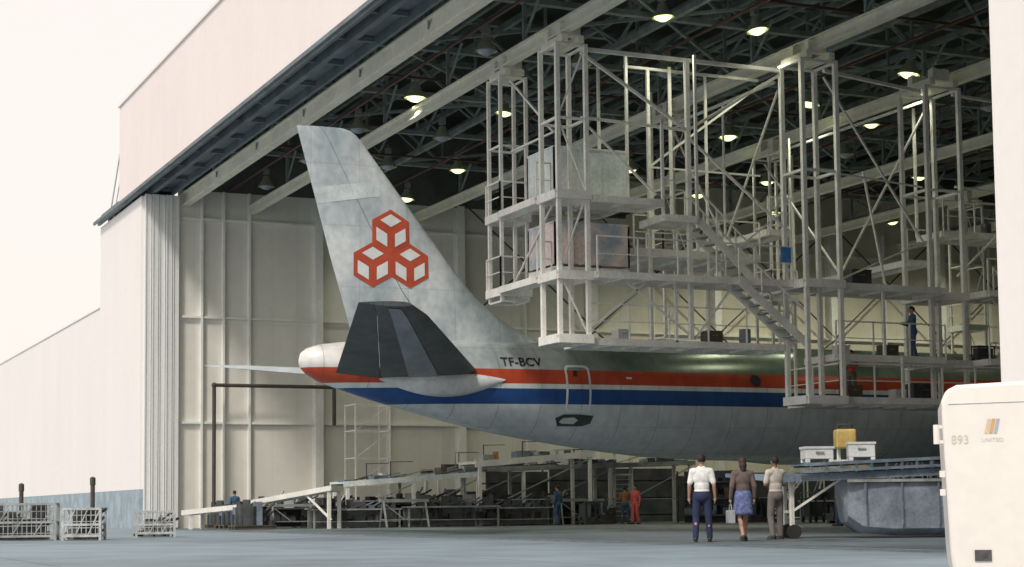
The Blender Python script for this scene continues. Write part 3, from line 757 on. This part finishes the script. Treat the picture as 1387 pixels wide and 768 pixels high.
P['cart']=[cart('dgsteel','dark grey wheeled tool cart with two shelves'),cart('greengear','green wheeled tool cart with two shelves'),cart('redgear','red wheeled tool cart with two shelves')]
P['box']=[crate(1.2,.8,.9,'dgsteel','dark grey metal equipment box with lid',group=GB),crate(.9,.7,.7,'wood','brown wooden parts crate with lid',group=GB),crate(1.6,.9,1.0,'dgsteel','long dark metal parts bin with lid',group=GB)]
P['wbox']=[crate(.7,.6,.6,'whitebox','white metal equipment box with lid',group=GB)]
P['drum']=[drum('tank','grey steel drum standing upright'),drum('dgsteel','dark grey steel drum standing upright')]
P['odrum']=[drum('orange','dull orange steel drum standing upright')]
P['trestle']=[trestle('gsteel')]
P['rack']=[rack('dgsteel','dark steel storage rack full of grey parts',1),rack('greengear','green steel storage rack full of parts',2),rack('dgsteel','dark steel storage rack with mixed parts',3)]
P['bench']=[bench('dgsteel','dark steel work bench piled with aircraft parts',3),bench('dgsteel','long dark work bench piled with aircraft parts',8,3.6),bench('gsteel','long grey work bench piled with aircraft parts',12,4.2,.85)]
P['heap']=[heap(21,'wooden pallet heaped with dark aircraft parts'),heap(35,'wooden pallet heaped with dark grey scrap')]
P['stand']=[ladderstand()]
used=set()
def put(kind,i,x,y,rz=0,s=1,z=.004):
    o=P[kind][i%len(P[kind])]
    if o.name not in used:
        used.add(o.name); o.location=(x,y,z); o.rotation_euler=(0,0,rz); o.scale=(s,)*3; return o
    return copy_thing(o,(x,y,z),rz,s)
rnd=random.Random(5)
for k in range(9): put('rack',k, 1.3+rnd.uniform(0,.8),17.2+3.3*k, math.pi/2+math.pi,rnd.uniform(.85,1.2))
kinds=['bench','heap','bench','bench','heap','bench','trestle','heap','bench','box']
placed=[]
n_=0
def ramp_clear(x,y):
    ax,ay,bx,by=5.3,.9,9.75,5.8
    t=max(0,min(1,((x-ax)*(bx-ax)+(y-ay)*(by-ay))/((bx-ax)**2+(by-ay)**2)))
    if math.hypot(x-ax-t*(bx-ax),y-ay-t*(by-ay))<1.3: return False
    for px,py in ((11.1,18.7),(9.2,19.2),(9.9,15.6),(4.6,3.0),(3.9,9.2)):
        if math.hypot(x-px,y-py)<1.5: return False
    return True
tries=0
while n_<40 and tries<6000:
    tries+=1
    x=rnd.uniform(1.6,11.0); y=rnd.uniform(2.6,20)
    if x>9.0+ (y-3)*.12: continue
    if not ramp_clear(x,y): continue
    if any(math.hypot((x-a)*1.5,(y-b)*.75)<1.7 for a,b in placed): continue
    placed.append((x,y)); put(kinds[n_%len(kinds)],n_,x,y,math.pi*.5+rnd.uniform(-.22,.22),rnd.uniform(.85,1.1)); n_+=1
for (x,y,r) in ((4.5,21.5,-.4),(6,30,1.2),(20,26,.4)): put('stand',0,x,y,r)
tries=0; n2=0
while n2<30 and tries<5000:
    tries+=1
    x=rnd.uniform(4,24); y=rnd.uniform(22.5,42)
    if any(math.hypot(x-a,y-b)<2.3 for a,b in placed+[(6,30),(20,26),(4.5,21.5),(26.4,18.4)]): continue
    placed.append((x,y)); put(('heap','bench','box','cart','bench','drum','rack')[n2%7],n2,x,y,rnd.uniform(0,3),rnd.uniform(.9,1.2)); n2+=1
for (kd,i,x,y,z) in (('wbox',0,32.5,14.4,5.2),('box',1,32.4,16.2,5.2),('box',1,32.7,14.6,3.9),('wbox',0,32.3,16.6,3.9),('box',2,31.6,18.0,3.9),('wbox',0,32.2,21,5.2),('box',1,32.2,22.8,5.2),('box',1,31.9,10.2,5.5),('wbox',0,32,7.1,5.5),('box',0,32.6,15,7.35),('wbox',0,32.4,24,7.35),('drum',0,32,11.3,5.5),('drum',1,30.2,22,9.6),('cart',0,32.4,19.9,5.2)):
    put(kd,i,x,y,rnd.uniform(-.1,.1)+math.pi/2,.6,z)

R=empty('loading_ramp',(7.6,3.4,0),'low white nearly level loading ramp on trestle legs','ramp'); loc=(7.6,3.4,0)
a=V((5.3,.9,.70)); b=V((9.75,5.8,1.62)); mid=a+(b-a)*.40; mid.z=.92; m2=mid+(b-mid)*.02; m2.z=1.02
d=(b-a); d.z=0; d.normalize(); nrm=V((-d.y,d.x,0))
for s,e in ((a,mid),(m2,b)):
    m=MB()
    for off_ in (-.58,.58): m.bar(s+nrm*off_,e+nrm*off_,.08,.20)
    q=[s-nrm*.53,s+nrm*.53,e+nrm*.53,e-nrm*.53]; m.loft([[p+V((0,0,.02)) for p in q],[p+V((0,0,.06)) for p in q]])
    m.bar(e+nrm*.6,e-nrm*.6,.08,.2); m.bar(s+nrm*.6,s-nrm*.6,.08,.2)
    ob('ramp_deck',m,'wsteel',loc=loc,parent=R)
for p in (a+(b-a)*.05,mid,b-d*.1):
    for s in (-.5,.5):
        q=p+nrm*s; m=MB(); m.bar((q.x,q.y,0),(q.x,q.y,q.z-.03),.13); ob('leg',m,'wsteel',loc=loc,parent=R)
m=MB(); q=mid-nrm*.5; m.bar((q.x,q.y,.25),q+(b-mid)*.28+V((0,0,-.05)),.10); ob('brace',m,'wsteel',loc=loc,parent=R)
m=MB(); q=b-nrm*.5; m.bar((q.x,q.y,.35),q+(mid-b)*.28+V((0,0,-.05)),.08); ob('brace',m,'wsteel',loc=loc,parent=R)
def longdock(a,b,w,label,mat,ts,seed,dens=3.2,th=.2):
    c=(a+b)/2; R=empty('service_dock',(c.x,c.y,0),label,'dock','long low service docks along the wall'); loc=(c.x,c.y,0)
    m=MB()
    for off_ in (-w,w): m.bar(a+V((off_,0,0)),b+V((off_,0,0)),.1,th)
    q=[a+V((-w+.05,0,0)),a+V((w-.05,0,0)),b+V((w-.05,0,0)),b+V((-w+.05,0,0))]
    m.loft([[p+V((0,0,.02)) for p in q],[p+V((0,0,.06)) for p in q]])
    ob('dock_deck',m,mat,loc=loc,parent=R)
    for t in ts:
        p=a+(b-a)*t
        for s in (-w,w):
            m=MB(); m.bar((p.x+s*.95,p.y,0),(p.x+s*.95,p.y,p.z-.05),.13); ob('post',m,'wsteel',loc=loc,parent=R)
    m=MB()
    for t,u in zip(ts,ts[1:]):
        p=a+(b-a)*t;q=a+(b-a)*u; m.bar((p.x+w*.95,p.y,.6),(q.x+w*.95,q.y,q.z-.2),.05)
        m.bar((p.x+w*.95,p.y,1.1),(q.x+w*.95,q.y,1.1),.05)
    ob('brace',m,'gsteel',loc=loc,parent=R)
    rr=random.Random(seed)
    for mt,nn in (('gsteel',.9),('dgsteel',1.2),('lidmetal',.5)):
        m=MB(); n=int((b-a).length*dens*nn*.5)
        for i in range(n):
            t=rr.uniform(.04,.96); p=a+(b-a)*t; x=p.x+rr.uniform(-w*.7,w*.7); z=p.z+.06; s=rr.uniform(.15,.5); h=rr.uniform(.06,.32)
            k=rr.random()
            if k<.4: m.box((x,p.y,z+h/2),(s,s*1.6,h),rr.uniform(0,1))
            elif k<.85: m.bar((x,p.y,z+.04),(x+.1,p.y+rr.uniform(.6,2.0),z+.04+h),.05)
            else:
                m.bar((x,p.y,z),(x,p.y,z+.75),.035); m.bar((x,p.y,z+.72),(x,p.y+1.0,z+.74),.03)
        o=ob('loose_parts',m,mt,loc=loc,parent=R); o['kind']='stuff'
    return R
longdock(V((7.4,6.6,1.80)),V((7.9,12.6,2.20)),.9,'nearly level service dock piled with loose parts','panel',(.03,.5,.97),4,3.0,.22)
longdock(V((8.1,12.2,2.60)),V((8.6,17.6,3.05)),.9,'slightly inclined service dock on tall white posts','wsteel',(.04,.96),14,2.0,.26)
longdock(V((5.2,11.5,2.4)),V((5.4,24.5,2.75)),.8,'long grey service dock piled with loose parts','gsteel',(.02,.33,.66,.98),9,4.0)
for kd,x,y,z in (('wbox',7.5,8.6,1.99),('box',7.6,11.2,2.17),('odrum',8.4,13.4,2.77),('wbox',5.3,18,2.64)): put(kd,1,x,y,.3,.45,z)
m=MB()
for x in (3.2,4.6):
    for y in (8.4,10.0): m.bar((x,y,0),(x,y,5.4),.06)
for z in (.6,1.8,3,4.2,5.35):
    m.bar((3.2,8.4,z),(4.6,8.4,z),.045);m.bar((3.2,10,z),(4.6,10,z),.045);m.bar((4.6,8.4,z),(4.6,10,z),.045);m.bar((3.2,8.4,z),(3.2,10,z),.045)
for z in (.6,1.8,3,4.2): m.bar((4.6,8.4,z),(4.6,10,z+1.15),.035)
o=ob('scaffold_tower',m,'wsteel',loc=(3.9,9.2,0)); tag(o,'white tubular scaffold tower against the wall','scaffold')

# ---------------------------------------------------------------- trailer with tank
r=V((.41,.912,0)); bk=V((-.912,.41,0))
o0=V((44.1,4.2,0))
def W(a,b_,z): return o0+r*a+bk*b_+V((0,0,z))
RZ=math.atan2(.912,.41)
D=empty('equipment_trailer',tuple(W(2.4,.8,0)),'blue-grey trailer with slatted top, pointed end and hull-shaped tank','trailer'); loc=tuple(D.location)
m=MB()
top=[W(-.78,.7,1.46),W(.35,.02,1.40),W(5.0,-.05,1.56),W(5.0,1.9,1.60),W(.3,1.5,1.46)]
m.loft([[p-V((0,0,.08+.08*(i>0))) for i,p in enumerate(top)],top]); ob('deck',m,'lidmetal',loc=loc,parent=D)
m=MB()
for i in range(12):
    a=1.0+i*.33; z=1.42+.035*a; m.bar(W(a,-.1,z-.03),W(a,-.1,z+.17),.05)
m.bar(W(.75,-.1,1.46),W(5,-.1,1.62),.06); m.bar(W(.85,-.1,1.62),W(5,-.1,1.78),.07); m.bar(W(.9,1.7,1.62),W(5,1.7,1.78),.07)
q=[W(.8,-.06,1.63),W(5,-.06,1.79),W(5,1.7,1.81),W(.8,1.7,1.65)]; m.loft([[p-V((0,0,.03)) for p in q],q])
ob('slatted_top',m,'lidmetal',loc=loc,parent=D)
m=MB(); rs=[]
for a,zb,ins in ((1.75,.75,.3),(1.85,.35,.12),(2.15,.12,.05),(2.8,.06,0),(5.0,.06,0)):
    prof=[(.1+ins,1.30),(.05+ins,.9),(.12+ins,zb+.15),(.35+ins,zb),(1.3-ins,zb),(1.55-ins,zb+.15),(1.6-ins,.9),(1.55-ins,1.30)]
    rs.append([W(a,b_,z) for b_,z in prof])
m.loft(rs); ob('tank',m,'tank',loc=loc,parent=D,smooth=True)
for a in (2.2,3.0,3.8,4.6):
    m=MB(); m.bar(W(a,.03,.3),W(a,.03,1.26),.04); ob('rib',m,'tank',loc=loc,parent=D)
m=MB(); m.bar(W(1.8,.02,1.26),W(5,.02,1.26),.06); ob('rim',m,'gsteel',loc=loc,parent=D)
for b_ in (.3,1.3):
    m=MB(); m.bar(W(.62,b_,1.33),W(.62,b_,.3),.08); ob('leg',m,'wsteel',loc=loc,parent=D)
    m=MB(); m.tube(W(.66,b_-.05,.16),W(.66,b_+.05,.16),.16,n=18); ob('wheel',m,'rubber',loc=loc,parent=D)
m=MB(); m.bar(W(.62,.3,.6),W(.62,1.3,.6),.06); m.bar(W(.62,.3,.6),W(1.7,.3,1.3),.05); ob('brace',m,'wsteel',loc=loc,parent=D)
crate(.62,.5,.32,'whitebox','white metal case lying on the trailer top','metal_case','case',tuple(W(1.2,.3,1.665)),RZ+.08,'white metal cases on the trailer')
crate(.58,.5,.38,'whitebox','white metal case with lid on the trailer top','metal_case','case',tuple(W(2.2,.45,1.70)),RZ-.1,'white metal cases on the trailer')
Y=empty('pump_unit',tuple(W(2.0,1.2,1.69)),'yellow motor pump unit with white fittings on the trailer','pump'); loc=tuple(Y.location)
m=MB(); m.box(W(2.0,1.2,2.22),(.46,.4,.44),RZ); b_=ob('housing',m,'yellow',loc=loc,parent=Y); bv=b_.modifiers.new('b','BEVEL'); bv.width=.05; bv.segments=3
m=MB(); 
for s in (-.15,.15): m.bar(W(2.0+s,1.2,1.70),W(2.0+s,1.2,2.04),.06)
m.box(W(2.0,1.2,1.73),(.5,.45,.04),RZ); ob('mounting_frame',m,'whitebox',loc=loc,parent=Y)
m=MB(); m.bar(W(1.85,1.2,2.42),W(1.85,1.2,2.55),.04); m.bar(W(2.15,1.2,2.42),W(2.15,1.2,2.55),.04); m.bar(W(1.85,1.2,2.55),W(2.15,1.2,2.55),.04); ob('handle',m,'dgsteel',loc=loc,parent=Y)

# ---------------------------------------------------------------- white van
vr=V((.6,.8,0)); vn=V((.8,-.6,0)); v0=V((63.5,-6.2,0))
def VW(a,z,d=0): return v0+vr*a+V((0,0,z))+vn*d
VN=empty('service_van',tuple(VW(2.3,0,-.9)),'cream-white service van with fleet number and striped emblem','van'); loc=tuple(VN.location)
prof=[(.06,.10),(.04,.3),(.0,1.5),(.0,1.70),(.04,1.79),(.14,1.84),(2.5,1.93),(3.9,1.93),(4.25,1.5),(4.95,1.25),(5.0,.6),(4.9,.10)]
m=MB(); m.loft([[VW(a,z,-1.8) for a,z in prof],[VW(a,z,0) for a,z in prof]])
b_=ob('body',m,'vanwhite',loc=loc,parent=VN,smooth=True); bv=b_.modifiers.new('b','BEVEL'); bv.width=.035; bv.segments=4; bv.limit_method='ANGLE'
for a in (1.25,4.1):
    for d in (-.12,-1.62):
        m=MB(); m.tube(VW(a,.33,d-.11),VW(a,.33,d+.13),.33,n=24); w_=ob('wheel',m,'rubber',loc=loc,parent=VN,smooth=True)
        m=MB(); m.tube(VW(a,.33,d-.12),VW(a,.33,d+.14),.17,n=16); ob('rim',m,'gsteel',loc=loc,parent=w_)
m=MB(); m.add([VW(a,z,.006) for a,z in ((2.9,1.25),(3.95,1.25),(3.7,1.75),(2.9,1.8))],[(0,1,2,3)]); ob('window',m,'glass',loc=loc,parent=VN)
for p,q in (((.9,.3),(.9,1.80)),((2.0,.3),(2.0,1.85)),((.06,1.66),(4,1.72))):
    m=MB(); m.bar(VW(*p,.001),VW(*q,.001),.006,.006); ob('seam',m,'gsteel',loc=loc,parent=VN)
m=MB(); m.box(VW(.33,.27,.0),(.15,.03,.10),math.atan2(.8,.6)); ob('vent',m,'dgsteel',loc=loc,parent=VN)
m=MB(); m.box(VW(.35,.27,.017),(.05,.004,.035),math.atan2(.8,.6)); ob('vent_badge',m,'pipe',loc=loc,parent=VN)
m=MB(); m.tube(VW(-.05,1.48,-.15),VW(-.05,1.30,-.15),.03,n=12); m.bar(VW(.02,1.46,-.15),VW(-.05,1.46,-.15),.03); m.bar(VW(.02,1.32,-.15),VW(-.05,1.32,-.15),.03); ob('handle',m,'vanwhite',loc=loc,parent=VN)
for z in (1.02,.85):
    m=MB(); m.box(VW(-.01,z,-.12),(.05,.05,.06),math.atan2(.8,.6)); ob('hinge',m,'vanwhite',loc=loc,parent=VN)
M['faint']=pmat('faded_olive_lettering',(.66,.65,.55),.5,0,.1,5); M['fainter']=pmat('faded_grey_lettering',(.62,.60,.57),.5,0,.1,5); M['tan']=pmat('emblem_tan',(.78,.60,.38),.5,0,.1,5); M['or2']=pmat('emblem_faded_orange',(.72,.40,.18),.5,0,.1,5); M['slate']=pmat('emblem_slate',(.45,.47,.52),.5,0,.1,5)
textmesh('893',.115,lambda x,y:VW(.075+x*.9,1.295+y,.006),'fleet_number','faint',VN,loc,off=0)
textmesh('UNITED',.05,lambda x,y:VW(.345+x*1.05,1.31+y,.006),'lettering','fainter',VN,loc,off=0)
for k,mt in enumerate(('tan','or2','slate')):
    m=MB(); a=.375+.04*k; m.add([VW(a,1.385,.006),VW(a+.03,1.385,.006),VW(a+.06,1.52,.006),VW(a+.03,1.52,.006)],[(0,1,2,3)]); ob('emblem',m,mt,loc=loc,parent=VN)

# ---------------------------------------------------------------- outdoor equipment
def cage(loc,rz,w,d,h,mat,label,seed=1):
    C=empty('metal_cage',loc,label,'cage','metal cages on the apron')
    m=MB()
    for x in (-w/2,w/2):
        for y in (-d/2,d/2): m.bar((x,y,.0),(x,y,h),.07)
    for z in (.12,h*.5,h): 
        for y in (-d/2,d/2): m.bar((-w/2,y,z),(w/2,y,z),.06)
        for x in (-w/2,w/2): m.bar((x,-d/2,z),(x,d/2,z),.06)
    n=int(w/.12)
    for i in range(1,n):
        x=-w/2+w*i/n; m.bar((x,-d/2,.12),(x,-d/2,h),.02); m.bar((x,d/2,.12),(x,d/2,h),.02)
    for k in range(1,5): m.bar((-w/2,-d/2,h*k/5),(w/2,-d/2,h*k/5),.02)
    for i in range(3): m.bar((-w/2+w*i/3,-d/2-.01,.12),(-w/2+w*(i+1)/3,-d/2-.01,h),.03)
    ob('mesh_frame',m,mat,parent=C)
    stuffbox(w*.85,d*.8,h*1.0,seed,'dgsteel',C,.02,18); stuffbox(w*.85,d*.8,h*.6,seed+5,'gsteel',C,.02,12)
    C.rotation_euler=(0,0,rz); return C
M['dullwhite']=pmat('chipped_grey_white_paint',(.55,.57,.57),.6,0,.3,4,fine=.12)
cage((27.0,-9.0,0),math.radians(75),1.75,.9,1.0,'gsteel','grey steel mesh cage filled with parts on the apron',1)
cage((28.3,-7.6,0),math.radians(70),1.0,.8,.85,'dullwhite','chipped white steel mesh cage on the apron',2)
cage((24.9,-4.9,0),math.radians(80),1.1,.7,.75,'dullwhite','small chipped white mesh cage on the apron',3)
cage((22.0,-8.9,0),math.radians(80),1.6,.9,.8,'gsteel','grey steel mesh cage filled with parts on the apron',4)
def stack(x,y,h,rr,label):
    m=MB(); m.lathe([(rr*2,0),(rr*2,.06),(rr,.08),(rr,h-.25),(rr*1.25,h-.24),(rr*1.25,h-.02),(rr*.8,h),(rr*.3,h+.02)],c=(x,y,0),n=14)
    o=ob('vent_pipe',m,'brownpipe',loc=(x,y,0),smooth=True); tag(o,label,'pipe','dark standing pipes by the wall')
stack(21.5,-6.1,1.85,.07,'dark upright vent pipe standing on the apron')
stack(19.0,-7.9,1.7,.07,'dark upright vent pipe standing on the apron')

# ---------------------------------------------------------------- people
GRP='people standing and working around the hangar'
def person(loc,heading,height,label,skin,hair,top,bottom,pose='down',longsl=False,skirt=False,vox=.012,longhair=False):
    R_=empty('person',loc,label,'person',GRP); k=height/1.75
    J={}
    for s in (-1,1):
        if pose=='walk':
            J['hip',s]=V((s*.095,0,.92)); J['knee',s]=V((s*.09,.06+.09*s,.49)); J['ank',s]=V((s*.08,.20*s-.03,.09+(.03 if s<0 else 0)))
        else:
            J['hip',s]=V((s*.095,0,.92)); J['knee',s]=V((s*.125,.03,.49)); J['ank',s]=V((s*.14,-.01+.05*s,.09))
    def T(x,y,z): return V((x,y,z))
    pel=T(0,0,.96)
    for s in (-1,1):
        J['sh',s]=T(s*.185,0,1.42)
        if pose=='work' : J['el',s]=T(s*.24,.06,1.16); J['wr',s]=T(s*.17,.30,1.20); J['ht',s]=T(s*.12,.38,1.22)
        elif pose=='cross': J['el',s]=T(s*.25,.02,1.16); J['wr',s]=T(s*.02,.17,1.15+.03*s); J['ht',s]=T(-s*.08,.17,1.16+.03*s)
        elif pose=='bent': J['el',s]=T(s*.27,-.08,1.15); J['wr',s]=T(s*.26,.09,.95); J['ht',s]=T(s*.23,.14,.88)
        else: J['el',s]=T(s*.245,-.03,1.14); J['wr',s]=T(s*.26,.05,.89); J['ht',s]=T(s*.255,.075,.80)
    def torso(m,e):
        m.sphere(T(0,0,1.30),(.165+e,.105+e,.19+e),14,9); m.sphere(T(0,0,1.12),(.14+e,.10+e,.17+e),14,9)
        m.capsule(T(-.15,0,1.41),T(.15,0,1.41),.065+e,.065+e)
    def pelv(m,e):
        m.sphere(pel,(.16+e,.115+e,.12+e),14,9); m.sphere(pel+V((0,-.04,-.05)),(.14+e,.10+e,.10+e),14,9)
    def mk(name,m,mat,v=vox,smooth_it=3):
        me=bpy.data.meshes.new(name); me.from_pydata([tuple(V(p)*k) for p in m.v],[],m.f); me.materials.append(M[mat])
        o=bpy.data.objects.new(name,me); COL.objects.link(o); o.parent=R_
        if v:
            md=o.modifiers.new('r','REMESH'); md.mode='VOXEL'; md.voxel_size=v*k; md.use_smooth_shade=True
            sm=o.modifiers.new('s','SMOOTH'); sm.factor=.5; sm.iterations=smooth_it
        return o
    m=MB(); torso(m,0); pelv(m,0)
    for s in (-1,1):
        m.capsule(J['hip',s],J['knee',s],.078,.054); m.capsule(J['knee',s],J['ank',s],.052,.036)
        m.sphere(J['knee',s]*.62+J['ank',s]*.38+V((0,-.015,0)),(.052,.055,.10),10,7)
        f_=J['ank',s]; m.capsule(f_+V((0,-.03,-.045)),f_+V((0,.13,-.055)),.038,.028)
        m.capsule(J['sh',s],J['el',s],.052,.04); m.capsule(J['el',s],J['wr',s],.041,.027)
        w=J['wr',s];h=J['ht',s]; d=(h-w).normalized()
        side=d.cross(V((0,0,1))) if abs(d.z)<.9 else V((0,1,0)); side.normalize()
        m.capsule(w,w+d*.05,.026,.034); 
        for i,(l,o_) in enumerate(((.070,-.026),(.080,-.009),(.076,.009),(.06,.026))):
            p0=w+d*.06+side*o_; p1=p0+d*l*.55; p2=p1+(d+V((-s*.5,0,-.1))).normalized()*l*.45
            m.capsule(p0,p1,.0115,.010); m.capsule(p1,p2,.010,.0085)
        p0=w+d*.03+side*.03; m.capsule(p0,p0+(d*.6+side*.7).normalized()*.055,.013,.010)
    m.capsule(T(0,0,1.42),T(0,.01,1.54),.055,.052)
    hc=T(0,.02,1.645)
    m.sphere(hc,(.074,.092,.105),16,12); m.sphere(hc+V((0,.03,-.06)),(.052,.058,.055),12,8)
    m.sphere(hc+V((0,.100,-.015)),(.014,.018,.024),8,6)
    for s in (-1,1): m.sphere(hc+V((s*.078,0,-.01)),(.012,.022,.032),8,6)
    mk('body',m,skin,v=min(vox,.009),smooth_it=2)
    for s in (-1,1):
        m=MB(); m.sphere(hc+V((s*.03,.088,.012)),(.012,.008,.007),8,6); mk('eye',m,'eyew',v=None)
    m=MB(); m.sphere(hc+V((0,.090,-.055)),(.022,.008,.006),8,6); mk('mouth',m,'lip',v=None)
    m=MB(); m.sphere(hc+V((0,-.015,.025)),(.086,.098,.098),14,10)
    if longhair: m.sphere(hc+V((0,-.06,-.06)),(.085,.06,.10),12,8); m.capsule(hc+V((0,-.06,-.05)),hc+V((0,-.06,-.15)),.075,.06)
    mk('hair',m,hair,v=.010)
    m=MB(); torso(m,.018); m.sphere(T(0,0,1.02),(.162,.122,.07),14,8)
    for s in (-1,1):
        m.capsule(J['sh',s],J['el',s] if longsl else J['sh',s]+(J['el',s]-J['sh',s])*.8,.066,.058)
        if longsl: m.capsule(J['el',s],J['el',s]+(J['wr',s]-J['el',s])*.92,.054,.04)
    m.capsule(T(-.04,0,1.47),T(.04,0,1.47),.06,.06)
    mk('jacket' if longsl else 'shirt',m,top)
    if skirt:
        rs=[]
        for z,a,b2_ in ((1.06,.14,.105),(.98,.175,.135),(.85,.185,.15),(.62,.205,.175),(.55,.21,.185)):
            rs.append([V((a*math.cos(t)*(1+.04*math.cos(7*t)*(1.06-z)*2),b2_*math.sin(t)*(1+.04*math.cos(7*t)*(1.06-z)*2),z)) for t in [2*math.pi*i/36 for i in range(36)]])
        m=MB(); m.loft(rs,cap=False); q=mk('skirt',m,bottom,v=None)
        for p in q.data.polygons: p.use_smooth=True
        md=q.modifiers.new('s','SOLIDIFY'); md.thickness=.01
    else:
        m=MB(); pelv(m,.016)
        for s in (-1,1): m.capsule(J['hip',s],J['knee',s],.095,.074); m.capsule(J['knee',s],J['ank',s],.073,.06)
        mk('trousers',m,bottom)
    for s in (-1,1):
        m=MB(); f_=J['ank',s]; m.capsule(f_+V((0,-.035,-.035)),f_+V((0,.0,-.03)),.048,.045); m.capsule(f_+V((0,.0,-.05)),f_+V((0,.155,-.055)),.042,.034)
        m.box(f_+V((0,.055,-.082)),(.085,.26,.016)); mk('shoe',m,'shoe',v=.009)
    R_.rotation_euler=(0,0,math.radians(heading))
    return R_
person((45.3,1.9,.004),58,1.80,'man in white shirt and navy trousers seen from behind','skin','hairb','shirtw','navy',pose='down')
person((45.2,2.95,.004),75,1.74,'woman in grey-brown jacket and blue patterned skirt','skin','hairbr','browntop','skirt',pose='walk',longsl=True,skirt=True,longhair=True)
person((44.2,4.4,.004),95,1.80,'man in cream shirt and grey trousers, arms folded','skind','hairb','creamshirt','greytr',pose='cross')
person((11.1,18.7,.004),200,1.66,'worker in red overalls standing on the hangar floor','skin','hairb','redcl','redcl',longsl=True,vox=.016)
person((9.2,19.2,.004),60,1.62,'worker in brown-orange vest and blue trousers','skin','hairb','orangecl','bluecl',pose='work',vox=.016)
person((9.9,15.6,.004),120,1.68,'worker in blue overalls facing the wall','skin','hairb','bluecl','bluecl',longsl=True,vox=.016)
person((26.4,18.4,.004),150,1.72,'worker in blue overalls under the aircraft','skin','hairb','bluecl','bluecl',longsl=True,vox=.016)
person((32.5,17.1,5.2),160,1.68,'worker in blue overalls on a high work platform','skin','hairb','bluecl','bluecl',pose='work',longsl=True,vox=.016)
person((31.6,15.4,3.9),200,1.65,'worker in red shirt on the low work platform','skin','hairb','redcl','greytr',pose='work',vox=.016)
person((4.6,3.0,.004),100,1.6,'worker in blue overalls behind the ramp','skin','hairb','bluecl','bluecl',longsl=True,vox=.016)
hd=V((-.256,.075,.80))*(1.74/1.75); hd=Matrix.Rotation(math.radians(75),3,'Z')@hd+V((45.2,2.95,0))
BG=empty('handbag',(hd.x,hd.y,.36),'grey leather bag held in a hand','bag')
m=MB(); m.box((0,0,.15),(.11,.38,.28)); b_=ob('bag_body',m,'bag',parent=BG); bv=b_.modifiers.new('b','BEVEL'); bv.width=.025; bv.segments=3
m=MB(); m.bar((0,-.09,.28),(0,-.06,.40),.018); m.bar((0,.09,.28),(0,.06,.40),.018); m.bar((0,-.06,.40),(0,.06,.40),.02); ob('handle',m,'bag',parent=BG)
BG.rotation_euler=(0,0,math.radians(75))

# ---------------------------------------------------------------- light
w=bpy.data.worlds.new('World'); sc.world=w; w.use_nodes=True
nt=w.node_tree; N=nt.nodes; L=nt.links; bg=N['Background']
sky=N.new('ShaderNodeTexSky'); sky.sky_type='NISHITA'; sky.sun_disc=False
S=V((.42,-.50,.76)).normalized()
sky.sun_elevation=math.asin(S.z); sky.sun_rotation=math.atan2(S.x,S.y); sky.air_density=1.5; sky.dust_density=4
mx=N.new('ShaderNodeMixRGB'); mx.inputs[0].default_value=.9; mx.inputs[2].default_value=(7.7,7.2,6.75,1)
L.new(sky.outputs[0],mx.inputs[1]); L.new(mx.outputs[0],bg.inputs[0]); bg.inputs[1].default_value=.138
sd=bpy.data.lights.new('sun','SUN'); sd.energy=2.3; sd.angle=math.radians(9); sd.color=(1,.93,.85)
so=bpy.data.objects.new('sun',sd); so.rotation_euler=(-S).to_track_quat('-Z','Y').to_euler(); so.location=(60,-60,80); COL.objects.link(so)

# ---------------------------------------------------------------- camera
cam=bpy.data.cameras.new('camera'); co=bpy.data.objects.new('camera',cam); COL.objects.link(co)
cam.sensor_width=36; cam.lens=2350/1387*36; cam.clip_end=2000; cam.clip_start=.1
f0=V((-.912,.41,0)).normalized(); p=math.radians(4.5)
fw=(f0*math.cos(p)+V((0,0,1))*math.sin(p)).normalized(); rt=fw.cross(V((0,0,1))).normalized(); up=rt.cross(fw)
rr=.011
up2=up*math.cos(rr)+rt*math.sin(rr); rt2=rt*math.cos(rr)-up*math.sin(rr)
Rm=Matrix((rt2,up2,-fw)).transposed().to_4x4(); Rm.translation=V((76.5,-16.4,.75)); co.matrix_world=Rm
cam.shift_y=119/1387
sc.camera=co
sc.view_settings.view_transform='Standard'; sc.view_settings.look='None'; sc.view_settings.exposure=0
